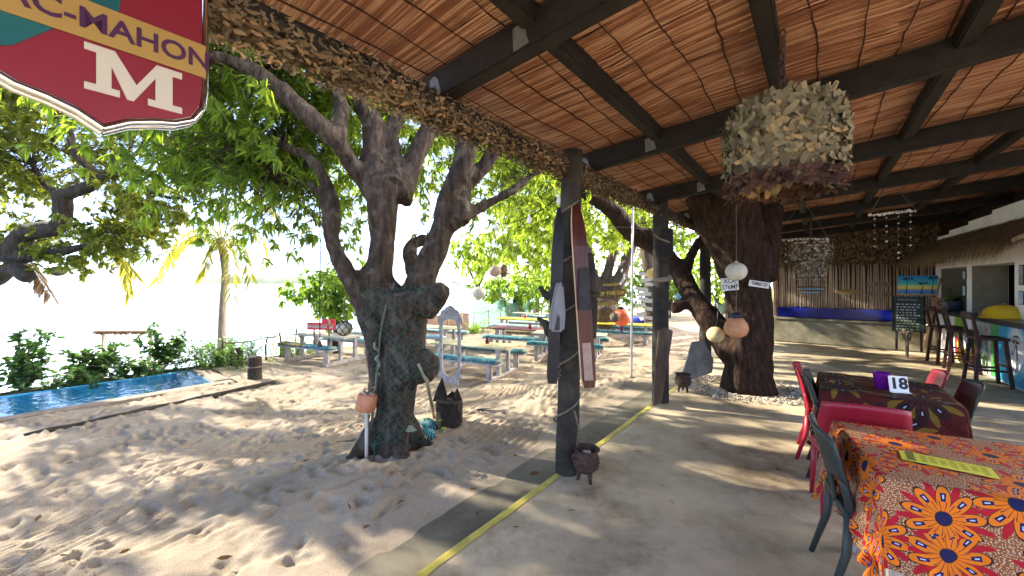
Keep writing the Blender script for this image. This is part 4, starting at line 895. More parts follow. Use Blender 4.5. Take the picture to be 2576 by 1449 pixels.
def ski(name, label, top, bot, w, m, me, tip=.12, facing=None):
    top, bot = Vector(top), Vector(bot); ax = (top-bot); L = ax.length; ax.normalize()
    rt = Vector(facing or (1, 0, 0)); rt = (rt-ax*rt.dot(ax)).normalized(); f = frame(bot, rt, ax)
    t = thing(name, label, 'water ski', bot); pr = []
    hw = lambda s: w/2*(1 if .05 < s < .72 else (max(.25, 1-((s-.72)/.28)**2.2*.8) if s >= .72 else .75+5*s))
    N_ = 30; mb = MB(); ed = MB()
    for i in range(N_+1):
        s = i/N_; cv = tip*max(0, (s-.72)/.28)**2; h = hw(s)
        for x, z in ((-h, -.009), (h, -.009), (h, .009), (-h, .009)): mb.v.append(tuple(f @ Vector((x, s*L, z-cv))))
        for k2, x in enumerate((-h-.0005,)): ed.v += [tuple(f @ Vector((x-.004, s*L, -.010-cv))), tuple(f @ Vector((x+.004, s*L, -.010-cv))), tuple(f @ Vector((x+.004, s*L, .011-cv))), tuple(f @ Vector((x-.004, s*L, .011-cv)))]
    for M2 in (mb, ed):
        for i in range(N_):
            for j in range(4): M2.f.append((i*4+j, i*4+(j+1) % 4, i*4+4+(j+1) % 4, i*4+4+j))
        M2.f += [(3, 2, 1, 0), (N_*4, N_*4+1, N_*4+2, N_*4+3)]
    mb.build('blade', m, t, False, True); ed.build('edge_strip', me, t, False, True); return t, f, L
yk = P1.y-.16
tS, fS, LS = ski('water_ski', 'red wooden water ski with pale edge tied to the near post', D(1450, 490, yk), D(1482, 975, yk-.02), .12, m_ski, m_skie)
MB().prism([(-.055, LS*.40), (.06, LS*.40), (.05, LS*.62), (-.03, LS*.62)], .03, fS, .009).build('binding', m_black, tS, False, True, .01)
MB().prism([(-.035, .06), (.035, .06), (.035, .36), (-.035, .36)], .003, fS, .0095).build('foot_pad', M('worn_pad', (.25, .16, .13), (.35, .26, .22), .8, 9), tS, False, True)
tS, fS, LS = ski('water_ski', 'dark blue black water ski with white boot on the near post', D(1408, 520, yk), D(1390, 965, yk+.02), .09, M('dark_ski', (.005, .006, .008), (.011, .012, .016), .4, 5), m_black, .03)
MB().prism([(-.05, LS*.30), (.07, LS*.30), (.075, LS*.40), (.05, LS*.56), (.015, LS*.585), (-.015, LS*.56), (-.05, LS*.40)], .06, fS, .009).build('boot', M('grey_boot', (.12, .125, .14), (.18, .19, .21), .5, 5), tS, False, True, .018)
MB().prism([(-.012, LS*.31), (.03, LS*.31), (.028, LS*.38), (.01, LS*.40)], .004, fS, .0695).build('boot_slot', m_black, tS, False, True)
for i in range(6): MB().ball(fS @ Vector((.045+.012*(i % 2), .05+.022*i, .01)), .006, 8).build('stud', m_metal, tS, True, True)
def drift(name, label, pts, m=m_post, n=10):
    t = thing(name, label, 'driftwood', Vector(pts[0][:3])); MB().tube(cr(pts, 6), None, n).build('branch', m, t, True, True); return t
y1 = P1.y
drift('driftwood_hook', 'upper curved black driftwood horn left of the near post', [(*D(1410, 770, y1-.02), .055), (*D(1395, 745, y1-.05), .06), (*D(1375, 742, y1-.05), .035), (*D(1356, 722, y1-.05), .012)])
drift('driftwood_hook', 'lower curved black driftwood horn left of the near post', [(*D(1400, 860, y1-.04), .035), (*D(1385, 830, y1-.05), .06), (*D(1372, 815, y1-.05), .035), (*D(1352, 800, y1-.05), .012)])
drift('driftwood_stump', 'knobbly dark wood lump bolted right of the near post', [(*D(1480, 640, y1+.06), .05), (*D(1478, 720, y1+.02), .075), (*D(1480, 780, y1), .08), (*D(1482, 850, y1), .06)])
drift('driftwood_lizard', 'dark driftwood shaped like a lizard head right of the near post', [(*D(1478, 750, y1-.03), .05), (*D(1490, 745, y1-.08), .04), (*D(1503, 742, y1-.1), .022), (*D(1510, 738, y1-.1), .012)])
p = D(1383, 748, y1+.3); tag(MB().box((0, 0, 0), (.05, .02, .05)).build('hanging_tag', M('straw_board', (.55, .48, .30), (.65, .58, .4), .8, 9), None, False, False, .004), 'small straw coloured tag behind the upper driftwood horn', 'tag').location = p

# ------------------------------------------------------------------ iron pots
def pot(p, r, label, fill):
    t = thing('iron_pot', label, 'pot', p, random.random(), 'three legged iron pots on the floor')
    prof = [(.02, .085), (r*.55, .09), (r*.88, .13), (r*.99, .19), (r*.95, .25), (r*.82, .285), (r*.84, .295), (r*.99, .315), (r*1.0, .322), (r*.92, .318), (r*.76, .28), (r*.78, .22), (.02, .20)]
    t.scale = (1.12, 1.12, .82); MB().lathe(prof, 28, (0, 0, 0), None, True).build('bowl', m_iron, t, True)
    for z, rr in ((.15, .935), (.19, .995), (.235, .965)): MB().torus((0, 0, z), r*rr, .005, 28, 6).build('band', m_iron, t, True)
    for a in (0.4, 2.5, 4.6): MB().tube([(r*.5*math.cos(a), r*.5*math.sin(a), .12, .02), (r*.62*math.cos(a), r*.62*math.sin(a), 0, .011)], None, 8).build('leg', m_iron, t, True)
    for a in (0, math.pi): MB().torus((0, 0, 0), .028, .007, 12, 6, Matrix.Translation((r*1.02*math.cos(a), 0, .27)) @ Matrix.Rotation(R(90), 4, 'X')).build('lug', m_iron, t, True)
    if fill:
        q = thing('pot_shells', 'handful of pale shells inside the near iron pot', 'shells', Vector(p)+Vector((0, 0, .155)))
        for k in range(22):
            a, rr = random.uniform(0, 6.28), r*.7*math.sqrt(random.random())
            MB().ball((rr*math.cos(a), rr*math.sin(a), .055+random.uniform(-.015, .02)), random.uniform(.014, .026), 8, (1, .7, .5), Matrix.Rotation(random.random(), 4, 'X')).build('shell', m_shell, q, True)
pot(Vector((.60, 3.12, 0)), .094, 'iron pot of shells at the foot of the near post', True)
pot(G(1718, 985, 0), .10, 'iron pot at the foot of the second post', False)

# ------------------------------------------------------------------ tablecloth tables, chairs
def clothmat(name, bgc, bgc2, petal, red, navy, sc=3.7):
    m, nt, nd, lk, b = _nt(name)
    uvn = nd.new('ShaderNodeUVMap'); mp = nd.new('ShaderNodeMapping'); mp.inputs['Scale'].default_value = (sc, sc, sc); lk.new(uvn.outputs[0], mp.inputs[0])
    v = nd.new('ShaderNodeTexVoronoi'); v.voronoi_dimensions = '2D'; v.inputs['Randomness'].default_value = .7; lk.new(mp.outputs[0], v.inputs[0]); v.inputs['Scale'].default_value = 1
    sub = nd.new('ShaderNodeVectorMath'); sub.operation = 'SUBTRACT'; lk.new(mp.outputs[0], sub.inputs[0]); lk.new(v.outputs['Position'], sub.inputs[1])
    sx = nd.new('ShaderNodeSeparateXYZ'); lk.new(sub.outputs[0], sx.inputs[0])
    def mth(op, a, b_=None, c=None):
        n = nd.new('ShaderNodeMath'); n.operation = op
        for i, q in enumerate((a, b_, c)):
            if q is None: continue
            if isinstance(q, (int, float)): n.inputs[i].default_value = q
            else: lk.new(q, n.inputs[i])
        return n.outputs[0]
    th = mth('ARCTAN2', sx.outputs[1], sx.outputs[0]); r = v.outputs['Distance']
    sepc = nd.new('ShaderNodeSeparateColor'); lk.new(v.outputs['Color'], sepc.inputs[0]); ph = mth('MULTIPLY', sepc.outputs[0], 6.28)
    pw = mth('ABSOLUTE', mth('COSINE', mth('ADD', mth('MULTIPLY', th, 4.5), ph)))       # 9 petals
    pw2 = mth('ABSOLUTE', mth('SINE', mth('ADD', mth('MULTIPLY', th, 4.5), ph)))
    def lt(a, b_): return mth('LESS_THAN', a, b_)
    def mix(fac, a, b_):
        n = nd.new('ShaderNodeMix'); n.data_type = 'RGBA'; lk.new(fac, n.inputs[0])
        for i, q in ((6, a), (7, b_)):
            if isinstance(q, tuple): n.inputs[i].default_value = (*q, 1)
            else: lk.new(q, n.inputs[i])
        return n.outputs[2]
    v2 = nd.new('ShaderNodeTexVoronoi'); v2.voronoi_dimensions = '2D'; v2.inputs['Scale'].default_value = 34; lk.new(mp.outputs[0], v2.inputs[0])
    rb = ramp(nd, [(.18, bgc2), (.34, bgc)]); lk.new(v2.outputs['Distance'], rb.inputs[0]); col = rb.outputs[0]
    R1 = mth('MULTIPLY_ADD', mth('POWER', pw, .8), .30, .17); R2 = mth('MULTIPLY_ADD', mth('POWER', pw2, 3.0), .42, .14)
    col = mix(lt(r, R2), col, red); col = mix(lt(r, mth('ADD', R1, .03)), col, (.03, .012, .012)); col = mix(lt(r, R1), col, petal)
    inner = mth('MULTIPLY', mth('GREATER_THAN', pw, .90), mth('MULTIPLY', mth('GREATER_THAN', r, .25), lt(r, .375))); col = mix(inner, col, navy)
    inner2 = mth('MULTIPLY', mth('GREATER_THAN', pw, .99), mth('MULTIPLY', mth('GREATER_THAN', r, .29), lt(r, .35))); col = mix(inner2, col, (.35, .40, .55))
    stp = mth('MULTIPLY', mth('GREATER_THAN', mth('ABSOLUTE', mth('COSINE', mth('MULTIPLY', th, 9.0))), .97), lt(r, .25)); col = mix(stp, col, (.10, .02, .015))
    col = mix(lt(r, .105), col, (.03, .012, .012)); col = mix(lt(r, .09), col, navy)
    lk.new(col, b.inputs['Base Color']); b.inputs['Roughness'].default_value = .75; b.inputs['Specular IOR Level'].default_value = .2
    n = nd.new('ShaderNodeTexNoise'); n.inputs['Scale'].default_value = 9; tc = nd.new('ShaderNodeTexCoord'); lk.new(tc.outputs['Object'], n.inputs[0])
    bp = nd.new('ShaderNodeBump'); bp.inputs['Strength'].default_value = .25; bp.inputs['Distance'].default_value = .02; lk.new(n.outputs[0], bp.inputs['Height']); lk.new(bp.outputs[0], b.inputs['Normal'])
    return m
def cloth(a, drop, seed):
    n = 84; Lh = a+drop; mb = MB(); uvs = []
    for i in range(n+1):
        for j in range(n+1):
            s, t = -Lh+2*Lh*i/n, -Lh+2*Lh*j/n; uvs.append((s, t))
            ex, ey = max(0, abs(s)-a), max(0, abs(t)-a); e = math.hypot(ex, ey); x, y = max(-a, min(a, s)), max(-a, min(a, t)); z = 0
            if e > 0:
                q = min(e, .02); ox, oy = ex/e, ey/e; fl = .012*(1-math.exp(-e*60))+e*.10+.018*e/drop*math.sin((s if ey > ex else t)*26+seed)+.012*(e/drop)*math.sin((s+t)*41+seed*2)
                if ex > 0 and ey > 0: fl += .08*min(ex, ey)
                x += math.copysign(ox*fl, s); y += math.copysign(oy*fl, t); z = -(e-.006*(1-math.exp(-e*90)))
            else: z = .0015*noise.noise(Vector((s*6, t*6, seed)))
            mb.v.append((x, y, z))
    for i in range(n):
        for j in range(n): mb.f.append((i*(n+1)+j, (i+1)*(n+1)+j, (i+1)*(n+1)+j+1, i*(n+1)+j+1))
    return mb, uvs
m_cl1 = clothmat('orange_flower_cloth', (.20, .075, .025), (.50, .38, .27), (.58, .15, .008), (.32, .007, .018), (.007, .009, .06))
m_cl2 = clothmat('red_patterned_cloth', (.055, .008, .006), (.12, .015, .008), (.03, .009, .008), (.16, .10, .012), (.008, .006, .006), 2.4)
def dining(c, az, label, clab, m, seed, a=.385):
    rz = -az; t = thing('dining_table', label, 'table', Vector((c[0], c[1], 0)), rz)
    MB().box((0, 0, .725), (.74, .74, .03)).build('table_top', m_whitewood, t, False, False, .006)
    for sx in (-1, 1):
        for sy in (-1, 1): MB().box((.32*sx, .32*sy, .355), (.05, .05, .71)).build('leg', m_whitewood, t, False, False, .006)
    mb, uvs = cloth(a, .40, seed); o = mb.build('tablecloth', m, None, True); o.location = (c[0], c[1], .748); o.rotation_euler = (0, 0, rz)
    ul = o.data.uv_layers.new(name='UVMap'); li = np.zeros(len(o.data.loops), np.int32); o.data.loops.foreach_get('vertex_index', li)
    ul.data.foreach_set('uv', np.array(uvs, np.float32)[li].ravel()); tag(o, clab, 'tablecloth')
dining((2.16, 1.87), R(28), 'square table hidden under orange flowered cloth in front', 'orange flowered wax print cloth on the nearest table', m_cl1, 1)
dining((3.04, 3.18), R(38), 'square table under dark red cloth with the number card', 'dark red patterned cloth under the purple cup', m_cl2, 4)
def chair(x, y, az, m, label, w=.44, h=.84):
    """az: direction the sitter faces"""
    t = thing('chair', label, 'chair', Vector((x, y, 0)), -az, 'plastic cafe chairs')
    mb = MB(); n = 12     # curved solid seat
    for i in range(n+1):
        for j in range(n+1):
            sx, sy = -1+2*i/n, -1+2*j/n; hw = w/2*(1-.08*sy*-1); X = sx*hw*.94; Y = sy*.21
            mb.v.append((X, Y, .45-.018*(1-sx*sx)*(1-sy*sy)-.008*max(0, sy)**2*3))
    for i in range(n):
        for j in range(n): mb.f.append((i*(n+1)+j, (i+1)*(n+1)+j, (i+1)*(n+1)+j+1, i*(n+1)+j+1))
    k = len(mb.v); mb.v += [(a, b, c-.03) for a, b, c in mb.v]; mb.f += [tuple(q+k for q in f)[::-1] for f in list(mb.f)]
    rimv = [i*(n+1) for i in range(n+1)]+[n*(n+1)+j for j in range(1, n+1)]+[i*(n+1)+n for i in range(n-1, -1, -1)]+[j for j in range(n-1, 0, -1)]
    for a, b in zip(rimv, rimv[1:]+rimv[:1]): mb.f.append((b, a, a+k, b+k))
    mb.build('seat', m, t, True)
    # backrest: curved band with side stiles and an open gap above the seat
    def back(z0, z1, x0, x1, nx=10, nz=6, th=.016):
        q = MB(); pr = lambda sx, z: (sx*w/2*(.94+.10*math.sin((z-.45)/.4*math.pi)), -.20-.10*((z-.45)/.4)**1.3-.0*abs(sx)+.035*sx*sx, z)
        for side in (0, 1):
            for i in range(nx+1):
                for j in range(nz+1):
                    z = z0+(z1-z0)*j/nz; sx = x0+(x1-x0)*i/nx; zz = z-(.02*sx*sx if z1 > .8 else 0)*(j/nz); X, Y, Z = pr(sx, max(.45, zz)); q.v.append((X, Y-th*side, zz))
        K = (nx+1)*(nz+1)
        for i in range(nx):
            for j in range(nz):
                a = i*(nz+1)+j; q.f.append((a, a+1, a+nz+2, a+nz+1)); q.f.append(tuple(z_+K for z_ in (a, a+nz+1, a+nz+2, a+1)))
        rr = [i*(nz+1) for i in range(nx+1)]+[nx*(nz+1)+j for j in range(1, nz+1)]+[i*(nz+1)+nz for i in range(nx-1, -1, -1)]+[j for j in range(nz-1, 0, -1)]
        for a, b in zip(rr, rr[1:]+rr[:1]): q.f.append((a, b, b+K, a+K))
        return q
    bm_ = back(.60, h, -1, 1); bm_.build('backrest', m, t, True)
    for s_ in (-1, 1): back(.43, .61, .78*s_ if s_ > 0 else -1, 1 if s_ > 0 else -.78, 3, 5, .02).build('stile', m, t, True)
    back(.43, .61, -.16, .16, 3, 5, .014).build('splat', m, t, True)
    for sx in (-1, 1):
        MB().tube([(sx*w*.42, .175, .44, .022), (sx*w*.46, .20, 0, .014)], None, 8).build('leg', m, t, True)
        MB().tube([(sx*w*.42, -.185, .46, .024), (sx*w*.44, -.20, .25, .02), (sx*w*.47, -.27, 0, .014)], None, 8).build('leg', m, t, True)
    return t
m_gch = M('grey_green_plastic', (.016, .023, .022), (.023, .031, .03), .5, 4, bump=.05, bs=200, spec=.4)
m_rch = M('red_plastic', (.27, .007, .020), (.32, .011, .028), .42, 4, spec=.45)
A28, A38 = R(28), R(38)
dv = lambda az: (math.sin(az), math.cos(az))
chair(1.93, 1.99, R(118), m_gch, 'dark grey chair seen edge on at the left of the flowered table')
chair(2.36, 2.66, R(30), m_rch, 'red chair with its back between the two clothed tables')
chair(2.77, 3.16, R(128), m_gch, 'dark grey chair at the left of the dark red table')
chair(2.93, 3.50, R(128), m_rch, 'red chair at the far left corner of the dark red table')
chair(3.50, 3.50, R(-52), m_rch, 'red chair at the right side of the dark red table')
chair(3.36, 3.14, R(-52), m_gch, 'dark grey chair right of the dark red table, nearest the viewer')
# things on the tables
c = D(2222, 972, 3.12); c = Vector((2.98, 3.10, .7505))
t = thing('purple_cup', 'purple plastic cup beside the number card', 'cup', c); MB().lathe([(.001, 0), (.042, 0), (.056, .125), (.058, .128), (.054, .128), (.041, .008), (.001, .008)], 26).build('cup_wall', M('purple_plastic', (.16, .01, .22), None, .45), t, True)
MB().torus((0, 0, .127), .057, .003, 26, 6).build('rim', bpy.data.materials['purple_plastic'], t, True)
c = Vector((3.0, 2.98, .7505)); rt = Vector((.97, -.25, 0)); f = frame(c, rt, Vector((.06, .2, 1)))
t = thing('number_card', 'white card with black number 18 on the dark red cloth', 'sign', c); MB().prism([(-.062, 0), (.062, 0), (.062, .125), (-.062, .125)], .006, f).build('card', M('white_card', (.78, .77, .74), None, .6), t, False, True, .002)
text('lettering', '18', .115, m_black, t, Matrix.Translation(-c) @ f @ Matrix.Translation((0, .066, .0075)), .001, bold=.004)
MB().prism([(-.062, -.03), (.062, -.03), (.062, -.001), (-.062, -.001)], .004, frame(c+Vector((0, 0, .004)), rt, Vector((.24, .97, 0))), 0).build('foot', bpy.data.materials['white_card'], t, False, True)
mc = G(2378, 1165, .755); mc = Vector((mc.x, mc.y, .752)); t = thing('menu', 'yellow laminated menu sheet lying on the flowered cloth', 'menu', mc, -R(118)+R(90)-R(12)); m_men = M('yellow_paper', (.62, .62, .06), (.68, .67, .10), .35, 5)
MB().box((0, 0, .0015), (.30, .125, .003)).build('sheet', m_men, t); MB().box((-.115, 0, .0035), (.03, .115, .001)).build('dark_heading', M('print_dark', (.10, .10, .02), (.2, .2, .03), .6, 90), t)
mp_ = M('print_grey', (.28, .28, .04), (.55, .55, .06), .5, 120)
for i in range(7): MB().box((-.07+.032*i, .004*(i % 2), .0035), (.018, .10-.02*(i % 3), .001)).build('print_line', mp_, t)
# ------------------------------------------------------------------ picnic tables and cushions
def floral(name, a, b, c):
    m = M(name, a, b, .85, 9, 3, c3=c, bump=.2, bs=60); return m
m_teal = floral('teal_floral', (.012, .06, .08), (.05, .18, .20), (.40, .30, .12))
m_olive = floral('olive_check', (.05, .045, .015), (.16, .13, .05), (.30, .26, .12))
m_pale = floral('pale_teal', (.12, .32, .36), (.34, .50, .52), (.5, .46, .3))
TOPM = {'yellow': M('yellow_washed_planks', (.34, .28, .08), (.42, .38, .22), .7, 5, stretch=(1, 6, 1), c3=(.46, .44, .36), bump=.15), 'white': M('white_washed_planks', (.26, .25, .20), (.40, .38, .30), .7, 5, stretch=(1, 6, 1), c3=(.38, .34, .15)),
        'maroon': M('maroon_planks', (.14, .035, .04), (.22, .08, .08), .7, 5, stretch=(1, 6, 1)), 'bright': M('bright_yellow_planks', (.58, .40, .03), (.66, .5, .06), .65, 5)}
TAZ = R(115.5)
def picnic(x, y, label, top, az=TAZ, L=1.9, plank=5, parts=True):
    z = zs(uv_of(x, y)[1]); t = thing('picnic_table', label, 'picnic table', Vector((x, y, z)), R(90)-az, 'white picnic tables on the sand')
    W = .66
    for i in range(plank):
        MB().box((random.uniform(-.01, .01), -W/2+W/plank*(i+.5), .64), (L, W/plank-.008, .032)).build('top_plank', TOPM[top], t, False, False, .005)
    for sy in (-1, 1): MB().box((0, sy*.62, .40), (L, .24, .035)).build('bench_plank', m_whitewood, t, False, False, .005)
    for sx in (-1, 1):
        X = sx*(L/2-.24)
        MB().box((X, 0, .045), (.085, 1.36, .09)).build('runner', m_whitewood, t, False, False, .006)
        MB().box((X, 0, .597), (.07, W-.04, .05)).build('cross_bar', m_whitewood, t)
        for sy in (-1, 1):
            MB().box((X, sy*.22, .33), (.075, .085, .49)).build('leg', m_whitewood, t, False, False, .005)
            MB().box((X, sy*.62, .235), (.075, .13, .29)).build('bench_leg', m_whitewood, t, False, False, .005)
            MB().box((X+sx*.05, sy*.62, .225), (.02, .04, .31)).build('bench_leg', m_whitewood, t)
    return t
def cushion(t, sy, x0, x1, m, label):
    L = x1-x0; mb = MB(); n = 14
    prof = [(-.115, .0), (-.125, .03), (-.118, .06), (-.06, .075), (.06, .075), (.118, .06), (.125, .03), (.115, 0)]
    for i in range(n+1):
        s = i/n; e = .86 if i in (0, n) else 1; X = x0+L*s
        for yy, zz in prof: mb.v.append((X, yy*e*(1+.03*noise.noise(Vector((s*9, yy, 0)))), .42+zz*e*(1+.1*noise.noise(Vector((s*7, yy*9, 3))))))
    k = len(prof)
    for i in range(n):
        for j in range(k): mb.f.append((i*k+j, i*k+(j+1) % k, (i+1)*k+(j+1) % k, (i+1)*k+j))
    mb.f += [tuple(range(k))[::-1], tuple(n*k+j for j in range(k))]
    o = mb.build('bench_cushion', m, None, True); rz = t.rotation_euler.z
    o.location = t.location+Matrix.Rotation(rz, 3, 'Z') @ Vector((0, sy*.62, 0)); o.rotation_euler = (0, 0, rz); return tag(o, label, 'cushion', 'bench cushions')
pts = {}
T1 = picnic(-4.75, 9.95, 'washed white picnic table under the red sign by the sea', 'white')
T2 = picnic(-.82, 8.42, 'yellow striped picnic table behind the white mirror frame', 'yellow')
T3 = picnic(.30, 11.3, 'maroon topped picnic table with a red cup', 'maroon')
T5 = picnic(1.50, 10.05, 'picnic table mostly hidden behind the near post', 'white', R(110))
T6 = picnic(3.45, 12.4, 'bright yellow topped picnic table beside the white pole', 'bright', R(112), 2.1)
T7 = picnic(-2.5, 11.8, 'yellow topped table just right of the netted trunk, beyond the mirror frame', 'yellow')
T8 = picnic(.35, 14.4, 'yellow topped picnic table behind the maroon one', 'bright')
T9 = picnic(.95, 17.0, 'farthest pale picnic table by the rope fence', 'white')
T10 = picnic(-3.9, 12.3, 'pale picnic table behind the one with the red sign', 'white')
T11 = picnic(2.6, 15.6, 'pale picnic table behind the forked trunk', 'white')
S_ = .95
cushion(T1, -1, -S_, -.02, m_olive, 'olive checked cushion on the front bench below the red sign'); cushion(T1, -1, 0, S_, m_teal, 'teal cushion on the front bench below the red sign'); cushion(T1, 1, -S_, S_, m_pale, 'pale cushion on the rear bench below the red sign')
cushion(T2, -1, -S_, S_, m_teal, 'teal and orange floral cushion low behind the mirror frame'); cushion(T2, 1, -S_, S_, m_teal, 'teal floral cushion on the rear bench of the striped table')
cushion(T3, -1, -S_, S_, m_teal, 'teal cushion on the front bench of the maroon table'); cushion(T3, 1, -S_, S_, m_olive, 'ochre cushion on the rear bench of the maroon table')
cushion(T5, -1, -S_, S_, m_teal, 'dark teal cushion on the bench behind the near post'); cushion(T5, 1, -S_, S_, m_teal, 'teal cushion on the rear bench behind the near post')
cushion(T6, -1, -1.05, 1.05, m_teal, 'long teal and yellow cushion under the bright yellow table'); cushion(T6, 1, -1.05, 1.05, m_teal, 'teal cushion behind the bright yellow table')
for t, nm in ((T7, 'table right of the netted trunk'), (T8, 'yellow table behind the maroon one'), (T9, 'farthest pale table'), (T10, 'pale table behind the red sign table'), (T11, 'table behind the forked trunk')):
    for sy in (-1, 1): cushion(t, sy, -S_, S_, m_pale, ('front' if sy < 0 else 'rear')+' bench cushion of the '+nm)
m_rcup = M('red_cup_plastic', (.40, .01, .03), None, .4); m_dcup = M('dark_red_cup', (.12, .01, .02), None, .4); m_gcup = M('teal_cup', (.02, .35, .28), None, .4)
for t, dx, dy, m, lab in ((T2, .25, .12, m_dcup, 'dark red cup on the striped picnic table'), (T3, .25, 0, m_rcup, 'bright red cup on the maroon table'), (T8, .1, .1, m_rcup, 'red cup on the yellow table behind the maroon one'), (T9, .05, 0, m_rcup, 'small red cup on the farthest table'), (T7, -.3, 0, m_gcup, 'teal cup on the table right of the netted trunk')):
    q = thing('table_cup', lab, 'cup', t.location+Matrix.Rotation(t.rotation_euler.z, 3, 'Z') @ Vector((dx, dy, .657)), 0, 'cups on the picnic tables'); MB().lathe([(.001, 0), (.04, 0), (.05, .12), (.046, .12), (.037, .008), (.001, .008)], 18).build('cup_wall', m, q, True)
# red sign on the first table
p = D(808, 822, 9.6); f = frame(p, (1, -.12, 0), ZUP); t = thing('table_sign', 'red sign with white lettering and a number 2 behind the picnic table', 'sign', p); m_rs = M('sign_bright_red', (.55, .02, .03), (.6, .04, .05), .5, 6)
MB().prism([(-.38, -.08), (.36, -.08), (.36, .19), (.02, .19), (.02, .10), (-.38, .10)], .03, f, -.03).build('board', m_rs, t, False, True)
text('lettering', 'NHABANGA', .13, m_cr, t, Matrix.Translation(-p) @ f @ Matrix.Translation((-.11, .005, .003)), .001, sx=.72, bold=.003); text('lettering', '2', .13, m_cr, t, Matrix.Translation(-p) @ f @ Matrix.Translation((.22, .13, .003)), .001, bold=.004); text('lettering', 'M', .12, m_cr, t, Matrix.Translation(-p) @ f @ Matrix.Translation((.27, -.02, .003)), .001, bold=.004)
MB().prism([(.12, .035), (.345, .035), (.345, .075), (.12, .075)], .002, f, .001).build('gold_strip', m_gold, t, False, True)
for x in (-.2, .2): MB().bar(f @ Vector((x, -.08, -.015)), f @ Vector((x, -.62, -.015)), .03, .02, (1, 0, 0)).build('stake', m_post, t, False, True)

# ------------------------------------------------------------------ hanging floats
def rope_part(t, pts, r=.005, m=None, name='rope'): MB().tube([(*p, r) for p in pts], None, 5, False).build(name, m or m_rope, t, True, True)
def hang(px, py, y, r, label, m, top, sq=(1, 1, .93), name='hanging_float', netted=False, cap=True, band=True, group='floats hung on ropes'):
    c = D(px, py, y); t = thing(name, label, 'float', c, group=group)
    MB().ball((0, 0, 0), r, 28, sq).build('ball', m, t, True)
    if band: MB().torus((0, 0, 0), r*1.002*sq[0], r*.022, 32, 6).build('seam', m, t, True)
    if cap: MB().lathe([(.001, r*sq[2]-.004), (r*.16, r*sq[2]-.004), (r*.12, r*sq[2]+r*.12), (.001, r*sq[2]+r*.13)], 12).build('lug', m, t, True); MB().lathe([(.001, -r*sq[2]+.004), (r*.12, -r*sq[2]+.004), (r*.1, -r*sq[2]-r*.1), (.001, -r*sq[2]-r*.1)], 12).build('lug', m, t, True)
    if netted:
        q = MB()
        for k in range(7):
            for sg in (-1, 1):
                pp = [];
                for i in range(15):
                    th = math.pi*(i/14); a = 2*math.pi*k/7+sg*th*.75; pp.append((r*1.03*math.sin(th)*math.cos(a), r*1.03*math.sin(th)*math.sin(a), r*sq[2]*1.03*math.cos(th), .004))
                q.tube(pp, None, 4, False)
        q.build('net', m_twine, t, True)
    top = Vector(top)
    rope_part(t, [c+Vector((0, 0, r*sq[2])), (c+top)/2+Vector((.004, .003, 0)), top], .0045); return t
zroof = 2.62
m_floatw = M('white_float', (.50, .46, .36), (.62, .58, .47), .55, 7); m_orange = M('terracotta_float', (.36, .14, .06), (.52, .24, .11), .6, 5, c3=(.58, .34, .2))
m_floatp = M('pinkish_float', (.30, .20, .14), (.46, .36, .26), .65, 5)
yy = fb.y-.95
hang(1852, 683, yy, .125, 'cream float hanging in front of the floor tree', m_floatw, D(1852, 515, yy), (1, 1, .93))
c = D(1852, 822, yy); t = thing('hanging_float', 'terracotta pear shaped float with dark cap below the cream one', 'float', c, group='floats hung on ropes')
MB().lathe([(.001, -.14), (.06, -.132), (.11, -.10), (.137, -.05), (.14, -.01), (.125, .045), (.095, .09), (.07, .12), (.001, .122)], 30).build('bulb', m_orange, t, True); MB().lathe([(.001, .118), (.075, .112), (.072, .15), (.05, .175), (.02, .185), (.001, .186)], 24).build('cap', M('dark_blue_cap', (.02, .025, .04), None, .5), t, True)
rope_part(t, [c+Vector((0, 0, .18)), D(1852, 712, yy)])
hang(1800, 842, yy+.25, .11, 'yellowish husk float left of the terracotta one', M('husk', (.36, .27, .12), (.55, .44, .24), .8, 9, bump=.3), D(1806, 780, yy+.6), (1, 1, .95), cap=False, band=False)
hang(865, 826, 4.1, .082, 'netted glass float hanging left of the netted trunk', M('pale_glass_float', (.30, .28, .20), (.42, .40, .30), .25, 4), D(868, 640, 4.1), netted=True, band=False)
hang(1245, 682, 7.0, .112, 'pinkish float hanging above the mirror frame, left one of the pair', m_floatp, D(1243, 560, 7.0)); hang(1267, 681, 7.2, .10, 'brown netted float close behind the pinkish one', M('brown_float', (.22, .16, .07), (.32, .24, .12), .6, 6), D(1266, 590, 7.2), (.8, .8, 1.1), netted=True)
hang(1205, 737, 6.2, .108, 'cream float on a slack line right of the netted trunk', m_floatw, D(1130, 705, 4.6))
hang(145, 682, 6.9, .11, 'round wicker ball hanging from the left tree', M('wicker', (.10, .09, .05), (.2, .18, .1), .9, 12, bump=.5), D(146, 620, 6.9), (1.1, 1.1, .75), cap=False, band=False, netted=True)
hang(1640, 688, 11.5, .16, 'yellow float hanging by the plate tree', M('yellow_float', (.55, .38, .08), (.62, .48, .2), .55, 5), D(1645, 610, 11.5), cap=False)
